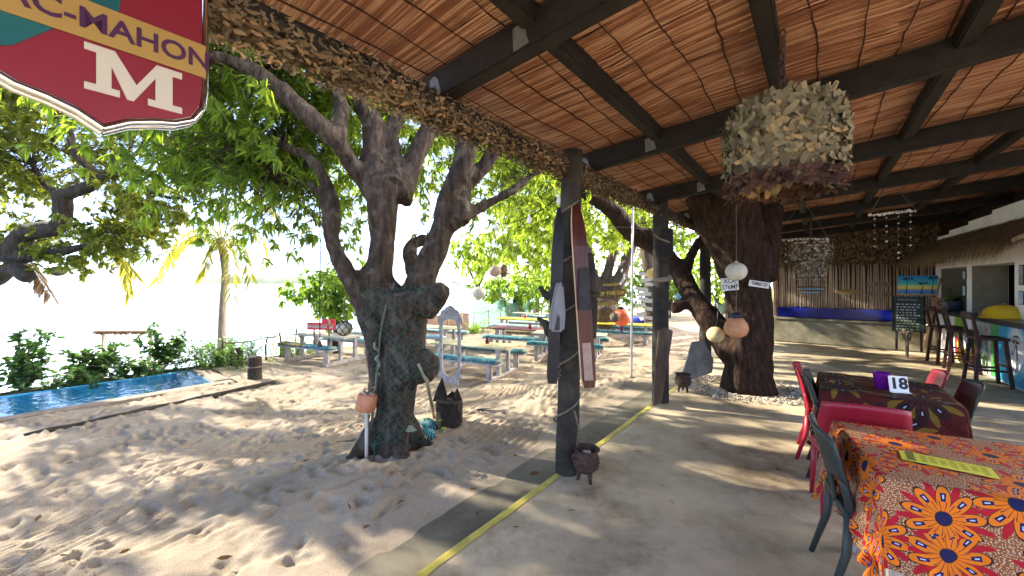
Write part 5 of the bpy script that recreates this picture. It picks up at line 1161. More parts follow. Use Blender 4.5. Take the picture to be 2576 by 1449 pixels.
# lantern, blue barrel, white jar by the forked tree
c = D(1563, 798, 11.2); t = thing('orange_lantern', 'big orange ball float with dark cap on the yellow table', 'float', c); MB().ball((0, 0, 0), .26, 28, (1, 1, .98)).build('ball', M('orange_plastic', (.62, .10, .04), (.66, .16, .08), .45, 4), t, True)
MB().lathe([(.001, .25), (.09, .24), (.075, .30), (.001, .31)], 14).build('cap', m_black, t, True)
MB().bar((0, 0, -.24), (0, 0, -.42), .07, .07, (1, 0, 0)).build('stem', M('purple_stem', (.12, .03, .1), None, .6), t)
hang(1546, 798, 10.6, .13, 'small netted ball before the orange float', M('net_ball', (.10, .085, .06), (.2, .17, .12), .8, 8), D(1547, 640, 10.6), (1, 1, 1), netted=True, cap=False, band=False)
c = G(1612, 842); t = thing('blue_barrel', 'blue plastic barrel lying behind the yellow table', 'barrel', Vector((c.x, c.y+1.1, c.z+.30))); m_bb = M('blue_plastic', (.02, .04, .36), (.03, .06, .45), .4, 3)
mm = Matrix.Rotation(R(12), 4, 'Z') @ Matrix.Rotation(R(90), 4, 'Y'); MB().lathe([(.001, -.45), (.25, -.45), (.28, -.43), (.29, -.25), (.30, -.23), (.29, -.21), (.30, 0), (.29, .21), (.30, .23), (.29, .25), (.28, .43), (.25, .45), (.22, .44), (.001, .44)], 30, m=mm).build('drum', m_bb, t, True)
MB().torus((0, 0, .45), .26, .015, 30, 6, mm).build('rim', m_bb, t, True)

# ------------------------------------------------------------------ white mirror frame
c = D(1133, 872, 5.6); f = frame(c, (1, -.25, 0), ZUP); t = thing('mirror_frame', 'empty ornate white frame hanging right of the netted trunk', 'frame', c)
out = [(.0, .60), (.05, .585), (.09, .54), (.14, .52), (.155, .46), (.19, .42), (.185, .36), (.16, .33), (.175, .24), (.16, .16), (.17, .02), (.155, -.06), (.18, -.13), (.16, -.22), (.17, -.30), (.15, -.36), (.185, -.42), (.17, -.47), (.13, -.45), (.12, -.50), (.135, -.56), (.06, -.535), (.0, -.52)]
inn = [(.0, .40), (.06, .395), (.10, .37), (.115, .30), (.12, .1), (.115, -.1), (.12, -.3), (.10, -.36), (.06, -.42), (.0, -.44)]
def half_ring(sg):
    q = MB(); no = 40
    def rs(pl):
        P = [Vector((x*sg, y)) for x, y in pl]; d = [0]
        for a, b in zip(P, P[1:]): d.append(d[-1]+(b-a).length)
        o = []
        for i in range(no+1):
            s = d[-1]*i/no; k = max(j for j in range(len(d)) if d[j] <= s+1e-9); k = min(k, len(P)-2); o.append(P[k].lerp(P[k+1], (s-d[k])/(d[k+1]-d[k]+1e-9)))
        return o
    A, B = rs(out), rs(inn)
    for z in (0, .025):
        for a, b in zip(A, B): q.v += [tuple(f @ Vector((a.x, a.y, z))), tuple(f @ Vector((b.x, b.y, z)))]
    K = 2*(no+1)
    for i in range(no):
        a = 2*i; q.f += [(a, a+1, a+3, a+2), (a+K, a+2+K, a+3+K, a+1+K), (a, a+2, a+2+K, a+K), (a+1, a+1+K, a+3+K, a+3)]
    return q
m_wm = M('chipped_white_paint', (.20, .19, .185), (.38, .37, .36), .7, 14, bump=.3, bs=50)
for sg in (-1, 1): half_ring(sg).build('frame_side', m_wm, t, False, True)
for x, z, r_ in ((0, .555, .022), (-.05, .51, .016), (.05, .51, .016), (.1, .42, .015), (-.1, .42, .015)): MB().ball(f @ Vector((x, z, .022)), r_, 10, (1, .5, 1.6)).build('ornament', m_wm, t, True, True)
MB().tube([(*(f @ Vector((0, .58, .01))), .003), (*D(1131, 720, 5.3), .003)], None, 4).build('cord', m_twine, t, True, True)

# ------------------------------------------------------------------ round the foot of the netted tree
m_net = M('green_fishing_net', (.018, .095, .078), (.035, .16, .13), .85, 20)
trunk = [o for o in bpy.data.objects if o.name == 'trunk' and o.parent.name == 'mango_tree'][0]
from mathutils.bvhtree import BVHTree
mt = trunk.data; off = trunk.parent.location
bv = BVHTree.FromPolygons([v.co+off for v in mt.vertices], [tuple(p.vertices) for p in mt.polygons])
def trunk_hit(px, py, y=tb):
    o = Vector((0, 0, 1.6)); d = (D(px, py, y)-o).normalized(); h = bv.ray_cast(o, d); return h
NT = thing('fishing_net', 'green fishing net wrapped around the big trunk', 'netting', base); q = MB(); cell = 20
cache = {}
def hp(i, j):
    if (i, j) not in cache:
        px = 905+i*11+6*math.sin(j*.5)+3*math.sin(j*1.7+i); py = 722+j*11+5*math.sin(i*.8); h = trunk_hit(px, py)
        cache[(i, j)] = (h[0]+h[1]*.012) if h[0] is not None and h[0].y < tb+.35 else None
    return cache[(i, j)]
for i in range(19):
    for j in range(36):
        if (i+j) % 2 or random.random() < .12+(.3 if j < 8 else 0): continue
        a = hp(i, j)
        for di, dj in ((1, 1), (-1, 1)):
            b = hp(i+di, j+dj)
            if a is not None and b is not None and (a-b).length < .16:
                mid = (a+b)/2; q.tube([(*a, .0019), (*(mid+(a-b).cross(ZUP).normalized()*.004), .0022), (*b, .0022)], None, 3, False)
tag(q.build('mesh', m_net, NT, False, True), kind='stuff')
pp = [(*(G(x_, y_)+Vector((0, 0, .02+.015*math.sin(k)))), .016+.006*math.sin(k*2)) for k, (x_, y_) in enumerate([(905, 1110), (925, 1135), (945, 1143), (975, 1148), (1000, 1140), (1020, 1128), (1030, 1100)])]
MB().tube(cr(pp, 6), None, 6, jit=.5).build('bunched_hem', M('bright_net', (.02, .22, .18), (.03, .32, .26), .8, 30), NT, True, True)
C = []; 
for k in range(7):
    a = trunk_hit(948+random.uniform(-6, 10), 860+14*k)
    if a[0] is not None: C.append((*(a[0]+a[1]*.02), .012+.008*random.random()))
MB().tube(cr(C, 4), None, 6, jit=.8).build('frayed_bunch', M('pale_net', (.10, .13, .10), (.20, .22, .18), .9, 40), NT, True, True)
t = thing('climbing_rope', 'dark rope hanging down the left of the netted trunk', 'rope', base); pts_ = [(*(h[0]+h[1]*.02), .013) for h in (trunk_hit(x_, y_) for x_, y_ in ((990, 715), (972, 780), (958, 850), (950, 930), (945, 1010), (935, 1080))) if h[0] is not None]
MB().tube(cr(pts_, 6), None, 7).build('strand', M('weathered_rope', (.07, .07, .055), (.13, .13, .1), .95, 50), t, True, True)
# pole leaning on the trunk, stump planter, float, chain
o = MB().tube([(*G(1092, 1050), .02), (*D(1075, 960, tb-.25), .019), (*D(1052, 915, tb-.28), .016)], None, 8).build('leaning_pole', M('pale_pole', (.20, .16, .09), (.3, .25, .15), .8, 9), None, True); tag(o, 'thin pale pole leaning against the netted trunk', 'pole')
c = G(1130, 1072); t = thing('log_planter', 'dark sawn log stump with bark shards right of the netted tree', 'stump', c)
m_log = barkmat('charred_log', (.018, .014, .011), (.045, .035, .028), (.08, .066, .052), 1.5, .8)
MB().tube(cr([(0, 0, -.05, .185), (0, 0, .04, .172), (.004, 0, .2, .165), (0, .004, .29, .165), (0, 0, .33, .155)], 3), None, 22, jit=.06).build('log', m_log, t, True)
MB().torus((0, 0, .315), .15, .018, 22, 6).build('rim', m_log, t, True)
for dx, dy, h, w in ((-.11, .03, .30, .10), (.09, .03, .17, .07), (.02, .08, .12, .1)): MB().prism([(-w, 0), (w, 0), (w*.7, h*.4), (w*.1, h), (-w*.5, h*.55)], .03, frame(Vector((dx, dy, .30)), (1, .3*dx*5, 0), (0.1*dx, .15, 1))).build('bark_shard', m_log, t, False, False, .006)
c = D(922, 1012, tb-.28); t = thing('orange_drum_float', 'orange red drum float propped at the left of the netted trunk', 'float', c)
mm = Matrix.Rotation(R(10), 4, 'Y') @ Matrix.Rotation(R(-8), 4, 'X'); m_od = M('faded_orange', (.34, .10, .045), (.46, .18, .09), .65, 6, c3=(.52, .28, .17))
MB().lathe([(.04, -.085), (.085, -.085), (.098, -.07), (.10, 0), (.098, .07), (.085, .085), (.04, .085)], 26, m=mm).build('drum', m_od, t, True); MB().torus((0, 0, .085), .05, .01, 20, 6, mm).build('hub', m_cream, t, True)
MB().tube([(*(Vector((math.cos(a), math.sin(a), 0))*(.05+.015*math.sin(a*3))+Vector((.02, 0, .11+.03*math.sin(a*2)))), .009) for a in np.linspace(0, 11, 30)], None, 6).build('rope_knot', m_rope, t, True)
MB().tube([(0, 0, -.08, .018), (.0, 0, c.z*-1+zs(-4)-.05, .018)], None, 8).build('prop', M('white_pipe', (.5, .45, .4), None, .6), t, True)
o = MB().tube(cr([(*D(928, 1045, tb-.25), .014), (*G(915, 1095), .013), (*G(880, 1108), .012), (*G(845, 1112), .01)], 6), None, 6).build('loose_rope', m_rope, None, True); tag(o, 'loose pale rope end trailing over the sand by the netted tree', 'rope')
mstr = None
def stripes():
    m, nt, nd, lk, b = _nt('teal_striped_glaze'); tc = nd.new('ShaderNodeTexCoord'); w = nd.new('ShaderNodeTexWave'); w.wave_type = 'BANDS'; w.bands_direction = 'X'; w.inputs['Scale'].default_value = 13; w.inputs['Distortion'].default_value = .6
    lk.new(tc.outputs['Object'], w.inputs[0]); r = ramp(nd, [(.45, (.01, .05, .07)), (.6, (.10, .42, .46))]); lk.new(w.outputs[0], r.inputs[0]); lk.new(r.outputs[0], b.inputs['Base Color']); b.inputs['Roughness'].default_value = .5; return m
m_st = stripes()
for px, py, rz, lab in ((1072, 1100, -.25, 'teal striped pottery shell nearest the netted trunk'), (1082, 1075, -.75, 'teal striped pottery shell standing behind the other one')):
    c = G(px, py); t = thing('striped_shell', lab, 'ornament', c+Vector((0, -.05, .055)), rz, 'striped pottery shells'); MB().lathe([(.002, -.15), (.03, -.145), (.055, -.10), (.066, -.03), (.064, .04), (.05, .09), (.02, .125), (.002, .13)], 22, m=Matrix.Rotation(R(90), 4, 'Y')).build('body', m_st, t, True)
    q = MB()
    for k in range(12):
        x = -.125+.02*k; r_ = .066*math.sqrt(max(.05, 1-((x+.01)/.15)**2)); q = MB(); q.torus((0, 0, x), r_, .005, 20, 5, Matrix.Rotation(R(90), 4, 'Y')); q.build('ridge', m_st, t, True)
def plantlet(name, label, p, leaves, L, W, m):
    t = thing(name, label, 'plant', p); mb = MB()
    for k, (a, el, ln) in enumerate(leaves):
        d = Vector((math.cos(a)*math.cos(el), math.sin(a)*math.cos(el), math.sin(el))); top = p+Vector((d.x*.3, d.y*.3, ln)); MB().tube([(*p, .004), (*(p+Vector((0, 0, ln*.6))), .0035), (*top, .003)], None, 4).build('stem', m_net, t, True, True)
        V, T, Q = leaf_arrays(np.array([top])-np.array(p), np.array([d]), L, W); link('leaf', np_mesh('leaf', V, [T, Q]), m, t)
p = G(985, 1110); h = trunk_hit(985, 1075)
plantlet('big_leaf_sprout', 'sprout with three broad pale leaves at the foot of the netted trunk', Vector((p.x, h[0].y-.06 if h[0] else p.y-.3, p.z)), [(2.6, .3, .28), (.3, .2, .30), (1.2, .7, .36)], .13, .10, leafmat('pale_broad_leaf', (.16, .20, .13), (.30, .34, .24), (.3, .4, .2), .3))
p = G(1055, 1098); plantlet('small_sprout', 'small bright rosette plant beside the striped shells', Vector((p.x, p.y-.1, p.z+.02)), [(a, .5, .10+.02*math.sin(a*3)) for a in np.linspace(0, 6, 9)], .10, .032, l_bright)
# twigs right of the stump
c = G(1200, 1045); t = thing('fallen_twigs', 'bare twigs lying behind the log stump', 'twigs', c)
for k in range(4): MB().tube([(random.uniform(-.15, .05), random.uniform(-.05, .1), .03, .007), (random.uniform(-.02, .05), 0, .08, .006), (random.uniform(.1, .28), random.uniform(-.1, .1), random.uniform(.02, .12), .003)], None, 5).build('twig', m_post, t, True)
# swing rope and weight
p = D(805, 868, 4.4); t = thing('swing_rope', 'thin dark rope with a knot and weight left of the netted trunk', 'rope', p); rope_part(t, [p, D(804, 760, 4.4), D(806, 650, 4.4), D(803, 420, 4.4)], .006, m_twine, 'strand'); MB().lathe([(.002, 0), (.028, .0), (.018, .04), (.007, .07), (.002, .08)], 10, (0, 0, -.02)).build('weight', m_iron, t, True)
for zz in (.5, .72): MB().ball((0, 0, zz), .014, 8).build('knot', m_twine, t, True)

# ------------------------------------------------------------------ bollards, rope fences, edge things by the sea
for px, py, h, lab in ((596, 922, .42, 'rear one of two dark log bollards by the pool corner'), (641, 952, .45, 'nearer one of two dark log bollards by the pool corner')):
    c = G(px, py); t = thing('log_bollard', lab, 'bollard', c, group='log bollards'); MB().tube(cr([(0, 0, -.06, .135), (0, 0, .1, .13), (0, 0, h*.8, .128), (.005, 0, h, .115), (.005, 0, h+.012, .03)], 3), None, 18, jit=.03).build('log', m_log, t, True); MB().torus((0, 0, h*.55), .135, .014, 24, 6).build('rope_ring', m_rope, t, True)
def fence(name, label, posts, h, sag=.10, m=m_post, r=.022, rails=1):
    t = thing(name, label, 'fence', posts[0])
    for p in posts: MB().tube([(p.x, p.y, p.z-.1, r*1.1), (p.x+random.uniform(-.02, .02), p.y, p.z+h*.5, r), (p.x+random.uniform(-.03, .03), p.y, p.z+h+random.uniform(-.04, .05), r*.85)], None, 7).build('post', m, t, True, True)
    for a, b in zip(posts, posts[1:]):
        for k in range(rails): MB().tube([(*(a.lerp(b, s)+Vector((0, 0, h*(1-.42*k)-.03-sag*4*s*(1-s)))), .014) for s in np.linspace(0, 1, 9)], None, 6, False).build('rope', m_rope, t, True, True)
    return t
fence('rope_fence', 'low rope fence at the terrace edge left of the red sign', [G(px, py) for px, py in ((560, 925), (670, 905), (705, 893), (745, 882))], .62, .06)
fence('rope_fence', 'rope rail running behind the pool shrubs', [Vector((p.x, p.y, -.5)) for p in (UV(-4, -11.5), UV(-1.6, -11.55), UV(.8, -11.6), UV(2.9, -11.5))], .45, .18, rails=2)
m_pole = M('pale_branch', (.28, .20, .12), (.42, .33, .22), .85, 9)
fence('branch_fence', 'pale branch and rope fence beyond the far tables', [Vector((x_, y_, -.4)) for x_, y_ in ((-3.3, 14.6), (-2.5, 15.1), (-2.0, 15.5), (-1.6, 16.0), (-1.0, 16.6), (-.5, 17.2), (-.1, 17.6), (.3, 18.1), (.8, 18.6), (1.5, 19.3))], .85, .10, m_pole, .026, 1)
nx = MB(); cols = [UV(u, v) for u, v in ()]
a, b = Vector((-1.7, 16.6, -.4)), Vector((1.2, 19.8, -.4)); n = 26
for i in range(n+1):
    p = a.lerp(b, i/n); hh = 1.15+.12*math.sin(i*.7); nx.v += [(p.x, p.y, p.z), (p.x+.05*math.sin(i*1.3), p.y+.06*math.sin(i*.9), p.z+hh*.5), (p.x, p.y, p.z+hh)]
for i in range(n):
    for j in range(2): nx.f.append((i*3+j, i*3+3+j, i*3+4+j, i*3+1+j))
tag(nx.build('shade_net', leafmat('green_shade_net', (.10, .22, .17), (.12, .25, .2), (.25, .45, .35), .5), None, True), 'green shade netting strung behind the branch fence', 'netting')
w = MB().bar(Vector((-3.6, 14.3, -.05)), Vector((-1.9, 16.4, -.05)), .25, .75).build('stone_wall', M('brown_wall', (.16, .10, .075), (.26, .19, .14), .9, 4, bump=.4), None, False, False, .03); tag(w, 'low brown wall at the terrace edge behind the mirror frame', 'wall')
p = D(318, 835, 15); t = thing('beach_shade', 'thatched beach shelter roof showing above the water', 'shelter', p)
q = MB()
for k in range(420):
    x = random.uniform(-1.1, 1.1); L = random.uniform(.08, .2); q.add([(x-.012, random.uniform(-.2, .2), .06), (x+.012, random.uniform(-.2, .2), .06), (x+random.uniform(-.05, .05), random.uniform(-.25, .25), .06-L)], [(0, 1, 2)])
tag(q.build('straw', leafmat('red_straw', (.18, .10, .06), (.34, .2, .13), (.3, .15, .1), .3), t), kind='stuff'); MB().box((0, 0, .04), (2.2, .35, .05)).build('ridge', m_thatch, t, False, False, .01)
for x in (-.9, .95): MB().bar((x, 0, .03), (x, 0, -4.3), .07, .07, (1, 0, 0)).build('pole', m_pole, t)

# ------------------------------------------------------------------ white pole, signs on the forked tree, number plates
p = G(1588, 945); o = MB().tube([(p.x, p.y, p.z-.1, .022), (p.x+.03, p.y, 3.4, .02)], None, 12).build('white_pole', M('white_tube', (.62, .60, .58), None, .35), None, True); tag(o, 'slim white metal pole standing in the sand', 'pole')
m_sb = M('brown_sign_board', (.06, .04, .02), (.12, .085, .04), .8, 8); m_yl = M('sign_yellow_letters', (.45, .33, .06), None, .7)
for px, py, w, h, s_, lab, sz in ((1535, 739, .58, .24, 'OF THE DAY', 'larger brown arrow board with yellow words on the forked tree', .165), (1518, 765, .48, .10, '', 'narrow yellowish board below the arrow board', .07), (1540, 716, .30, .09, '', 'small board above the arrow board', .06)):
    c = D(px, py, 12.5); f = frame(c, (1, -.1, .08), ZUP); t = thing('wooden_sign', lab, 'sign', c, group='boards on the forked tree')
    MB().prism([(-w, -h*.4), (w*.75, -h*.5), (w, h*.1), (w*.72, h*.55), (-w, h*.45)], .03, f, -.03).build('board', m_sb if sz > .1 else M('ochre_board', (.16, .12, .03), (.26, .2, .06), .8, 12), t, False, True)
    if s_: text('lettering', s_, sz, m_yl, t, Matrix.Translation(-c) @ f @ Matrix.Translation((.08, .01, .003)), .001, bold=.004)
def plate(px, py, y, w, h, s_, rot, m, ml, label, face=(1, -.1, 0), tsx=1.0, grp=None):
    c = D(px, py, y) if not isinstance(px, Vector) else px; rt = Vector(face).normalized(); up = ZUP; rt2 = rt*math.cos(rot)+up*math.sin(rot); f = frame(c, rt2, up*math.cos(rot)-rt*math.sin(rot)); t = thing('number_plate', label, 'number plate', c, group=grp)
    MB().prism([(-w/2, -h/2), (w/2, -h/2), (w/2, h/2), (-w/2, h/2)], .006, f, -.006).build('plate', m, t, False, True, .002)
    if s_:
        L = s_.split('\n')
        for i, ln in enumerate(L): text('lettering', ln, h*(.8 if len(L) == 1 else .5), ml, t, Matrix.Translation(-c) @ f @ Matrix.Translation((0, (len(L)-1)*h*.25-i*h*.48, .0015)), .0008, sx=tsx, bold=.001)
    return t
m_pl = M('plate_white', (.48, .48, .46), (.62, .62, .60), .45, 9); m_plb = M('plate_blue', (.20, .50, .62), (.3, .6, .7), .45, 9); m_ink = M('plate_ink', (.03, .03, .03), None, .6)
ys = y0-.47
plate(1836, 715, ys+.02, .235, .175, 'XCK\n276MP', R(4), m_pl, m_ink, 'two line white number plate behind the cream float', tsx=.9)
plate(1910, 715, ys-.0, .27, .085, 'TRM863 GP', R(-9), m_pl, m_ink, 'long tilted white number plate at the right of the floor tree', tsx=.62)
plate(1716, 757, y0+.80, .30, .075, 'Y373 MC', R(-50), m_plb, m_ink, 'light blue number plate on the slanting limb', tsx=.75)
rr = random.Random(9); k = 0
for px, py, w in ((1622, 690, .4), (1632, 703, .5), (1640, 715, .45), (1615, 728, .4), (1622, 740, .42), (1618, 752, .3), (1634, 757, .42), (1640, 778, .46), (1635, 800, .42), (1640, 813, .42), (1628, 822, .36), (1640, 838, .4), (1670, 740, .3), (1668, 752, .38), (1672, 785, .34), (1668, 808, .3), (1612, 768, .3), (1614, 790, .3)):
    plate(px, py, 12.6+rr.uniform(-.05, .05), w, .12 if px < 1665 else .15, '', R(rr.uniform(-14, 12)), M('plate_worn', (.36, .38, .38), (.60, .61, .60), .5, 26) if k == 0 else bpy.data.materials['plate_worn'], m_ink, ('topmost', 'second', 'third', 'fourth', 'fifth', 'sixth', 'seventh', 'eighth', 'ninth', 'tenth', 'eleventh', 'lowest', 'top right', 'upper right', 'middle right', 'lower right', 'upper left edge', 'lower left edge')[k]+' plate of the pale cluster on the twin trunk tree', grp='plates on the twin trunk tree'); k += 1
# things at the second post
c = G(1664, 1018, 0)
def board(name, label, pts, thick, m, cat='board'):
    P = [Vector(p) for p in pts]; n = (P[1]-P[0]).cross(P[2]-P[0]).normalized()*thick; t = thing(name, label, cat, P[0]); k = len(P); mb = MB(); mb.add(P+[p+n for p in P], [tuple(range(k))[::-1], tuple(range(k, 2*k))]+[(i, (i+1) % k, k+(i+1) % k, k+i) for i in range(k)]); mb.build('panel', m, t, False, True, .008); return t
m_plank = M('brown_plank', (.05, .032, .022), (.11, .075, .052), .85, 7, bump=.3, stretch=(1, 1, .3))
board('leaning_plank', 'broad brown plank leaning on the second post', [D(1640, 1020, 4.95), D(1662, 1012, 5.0), D(1690, 832, 5.1), D(1672, 824, 5.1), D(1654, 832, 5.08)], .03, m_plank)
board('boat_board', 'grey triangular boat panel leaning by the floor tree', [D(1708, 962, 5.75), D(1742, 955, 5.8), D(1790, 938, 5.9), D(1793, 905, 5.95), D(1768, 857, 6.0), D(1738, 862, 5.95)], .03, M('grey_hull_wood', (.10, .095, .085), (.19, .18, .16), .85, 5, bump=.3))
o = MB().box((0, 0, 0), (.14, .10, .36)).build('bird_box', m_dark, None, False, False, .008); o.location = D(1678, 612, 5.0); o.rotation_euler = (0, 0, -.5); tag(o, 'dark wooden box fixed high on the second post', 'box')
o = MB().tube([(*D(1643, 708, 4.9), .03), (*D(1688, 700, 4.95), .032)], None, 10).build('float_bar', m_drift, None, True); tag(o, 'short weathered wooden bar hung left of the second post', 'bar')
o = MB().tube(cr([(*D(1685, 610, 4.9), .012), (*D(1660, 600, 4.85), .011), (*D(1645, 590, 4.8), .006)], 4), None, 7).build('wooden_peg', m_drift, None, True); tag(o, 'small curved peg sticking out of the second post', 'peg')
# hammock behind the floor tree
q = MB(); n = 14
for i in range(n+1):
    s = i/n; p = D(1790, 725, 9.0).lerp(D(1850, 690, 7.5), s); sg = .95*4*s*(1-s)*.5
    for j in range(7):
        w = (j/6-.5)*.5*(.2+math.sin(math.pi*s)); q.v.append((p.x+w*.5, p.y+w*.8, p.z-sg-.25*math.sin(math.pi*s)*(1-(2*j/6-1)**2)))
for i in range(n):
    for j in range(6): q.f.append((i*7+j, i*7+j+1, i*7+8+j, i*7+7+j))
tag(q.build('hammock', M('grey_green_canvas', (.14, .19, .15), (.24, .30, .25), .9, 8), None, True), 'grey green hammock slung behind the floor tree', 'hammock')
# shells around the floor tree
V = []; F = []; mbx = MB()
for k in range(1100):
    a = random.uniform(0, 6.283); r_ = random.uniform(.52, .86); x, y_ = fb.x+r_*math.cos(a)*1.05, fb.y+r_*math.sin(a)*.95
    s_ = random.uniform(.012, .03); mm = Matrix.Translation((x, y_, random.uniform(.004, .03)*(1.3-r_)+.008)) @ Matrix.Rotation(random.uniform(0, 6), 4, 'Z') @ Matrix.Rotation(random.uniform(-.7, .7), 4, 'X')
    mbx.add([(-s_, 0, 0), (0, -s_*.7, 0), (s_, 0, 0), (0, s_*.8, 0), (0, 0, s_*.6)], [(0, 1, 4), (1, 2, 4), (2, 3, 4), (3, 0, 4), (3, 2, 1, 0)], mm)
tag(mbx.build('shell_bed', m_shell, None), 'ring of pale shells around the foot of the floor tree', 'shells', None, 'stuff')
# ------------------------------------------------------------------ shell mobiles and chandelier
def mobile(px0, py0, px1, py1, y, apex, n, label, ln):
    a, b = D(px0, py0, y), D(px1, py1, y); t = thing('shell_mobile', label, 'mobile', a, group='shell mobiles'); ap = D(*apex, y)
    MB().tube(cr([(*a, .012), (*(a.lerp(b, .5)+Vector((0, 0, .015))), .014), (*b, .012)], 5), None, 7).build('branch', m_drift, t, True, True)
    for e in (a, b): rope_part(t, [e, ap], .003, None, 'cord')
    top = Vector((ap.x, ap.y, zr(uv_of(ap.x, ap.y)[1])+.02)); rope_part(t, [ap, top], .004, m_net, 'cord')
    for k in range(15):
        p = a.lerp(b, (k+.3)/15); MB().ball(p+Vector((random.uniform(-.01, .01), -.012, random.uniform(-.012, .014))), random.uniform(.016, .028), 8, (1, .6, .8)).build('shell', m_shell, t, True, True)
    for k in range(n):
        s = (k+.5)/n; p = a.lerp(b, s); L = ln*random.uniform(.6, 1.1); st = thing('strand', None, None) if False else MB().tube([(*p, .0025), (*(p-Vector((0, 0, L))), .0025)], None, 4).build('strand', m_twine, t, True, True)
        z = .05
        while z < L:
            q = MB(); q.ball(p-t.location-Vector((0, 0, z)), random.uniform(.007, .016), 8, (1, .8, random.uniform(.7, 1.2))); q.build('shell', m_shell, st, True); z += random.uniform(.06, .13)
mobile(1940, 606, 2085, 600, 5.9, (2022, 505), 6, 'left shell mobile hanging from the roof', .42)
mobile(2185, 543, 2305, 530, 5.0, (2238, 455), 4, 'right shell mobile hanging nearer the bar', .62)
c = D(2040, 660, 6.6); t = thing('oyster_chandelier', 'ragged chandelier of oyster shells behind the left mobile', 'chandelier', c); C = []; N = []
for k in range(420):
    a = random.uniform(0, 6.283); z = random.uniform(-.28, .34); r_ = (.30 if z > .05 else .22)*random.uniform(.8, 1); C.append((c.x+r_*math.cos(a), c.y+r_*math.sin(a), c.z+z)); N.append((math.cos(a), math.sin(a), random.uniform(-.4, .4)))
tag(scraps('shell_tiers', C, N, .034, M('oyster_shell', (.12, .10, .07), (.32, .28, .21), .8, 9, island=.9), t, .5), kind='stuff'); MB().tube([(c.x, c.y, c.z+.3, .018), (c.x, c.y, zr(uv_of(c.x, c.y)[1])+.02, .018)], None, 7).build('chain', m_iron, t, True, True)
for z, r_ in ((.3, .29), (.02, .25), (-.26, .2)): MB().torus((c.x, c.y, c.z+z), r_, .008, 24, 6).build('ring', m_iron, t, True, True)
c2 = D(2040, 722, 6.4); t = thing('bead_chandelier', 'small blue beaded wire basket below the oyster chandelier', 'ornament', c2); m_bl = M('blue_beads', (.04, .16, .32), (.1, .35, .5), .4, 30)
for k in range(4): MB().torus((0, 0, -.03*k), .19-.03*k, .010, 24, 6).build('ring', m_bl if k % 2 else m_iron, t, True)
rope_part(t, [c2, c2+Vector((0, 0, .30))], .004)

# ------------------------------------------------------------------ bar stools
m_stool = M('red_brown_wood', (.025, .008, .006), (.055, .017, .012), .5, 8, spec=.35)
def stool(u, v, rz, label):
    p = UV(u, v, 0); t = thing('bar_stool', label, 'bar stool', p, rz, 'wooden bar stools')
    MB().box((0, 0, .735), (.38, .36, .045)).build('seat', m_stool, t, False, False, .012)
    for sx in (-1, 1):
        for sy in (-1, 1): MB().bar((sx*.145, sy*.135, .72), (sx*.20, sy*.19, 0), .042, .042, (0, 1, 0)).build('leg', m_stool, t, False, False, .004)
        MB().bar((sx*.15, -.15, .74), (sx*.17, -.22, 1.12), .042, .035, (0, 1, 0)).build('back_post', m_stool, t, False, False, .004)
        MB().bar((sx*.178, -.17, .25), (sx*.178, .17, .25), .03, .03).build('stretcher', m_stool, t)
    for sy, z in ((-1, .32), (1, .32)): MB().bar((-.17, sy*.165, z), (.17, sy*.165, z), .03, .03).build('stretcher', m_stool, t)
    MB().bar((-.19, -.215, 1.09), (.19, -.215, 1.09), .03, .10).build('back_rail', m_stool, t, False, False, .006)
RB = math.atan2(BOUT.y, BOUT.x)+math.pi/2
stool(11.35, 2.0, RB+.15, 'farthest bar stool beside the leaning paddle'); stool(10.5, 2.05, RB-.1, 'middle bar stool in front of the yellow and red mural'); stool(9.4, 2.1, RB+.05, 'nearest bar stool by the painted eye')

# ------------------------------------------------------------------ things around the bar
UB = 12.62
f = frame(D(2308, 718, 8.6), (VDIR*1.0).normalized(), ZUP); c = f.to_translation(); t = thing('palm_painting', 'bright sunset painting with dark palms on the end wall', 'painting', c)
def skym():
    m, nt, nd, lk, b = _nt('sunset_paint'); tc = nd.new('ShaderNodeTexCoord'); s = nd.new('ShaderNodeSeparateXYZ'); lk.new(tc.outputs['Object'], s.inputs[0]); mr = nd.new('ShaderNodeMapRange'); mr.inputs[1].default_value = -.24; mr.inputs[2].default_value = .24; lk.new(s.outputs[2], mr.inputs[0])
    r = ramp(nd, [(0, (.45, .30, .10)), (.08, (.5, .35, .15)), (.13, (.05, .20, .50)), (.30, (.08, .30, .6)), (.32, (.75, .45, .05)), (.42, (.8, .7, .1)), (.55, (.10, .55, .45)), (.75, (.02, .32, .6)), (1, (.01, .14, .45))]); lk.new(mr.outputs[0], r.inputs[0]); lk.new(r.outputs[0], b.inputs['Base Color']); b.inputs['Roughness'].default_value = .6; return m
MB().prism([(-.31, -.22), (.31, -.22), (.31, .22), (-.31, .22)], .03, f, -.03).build('canvas', skym(), t, False, True)
m_pd = M('palm_paint', (.015, .03, .02), None, .7)
for x, hgt in ((-.18, .12), (.06, .02), (.22, .14)):
    MB().prism([(x-.012, -.19), (x+.008, -.19), (x+.012+.02, hgt), (x+.004+.02, hgt)], .003, f, .0005).build('painted_palm', m_pd, t, False, True)
    for a in np.linspace(.2, 2.94, 6): MB().prism([(x+.02, hgt), (x+.02+.13*math.cos(a)*.6+.01, hgt+.09*math.sin(a)), (x+.02+.15*math.cos(a), hgt+.02*math.sin(a)-.03), (x+.02+.09*math.cos(a), hgt+.05*math.sin(a)-.005)], .002, f, .001+.0004*a).build('painted_palm', m_pd, t, False, True)
f = frame(D(2287, 790, 8.4), VDIR, (ZUP+UDIR*.08)); c = f.to_translation(); t = thing('chalkboard', 'framed blackboard with chalk menu lines below the painting', 'sign', c)
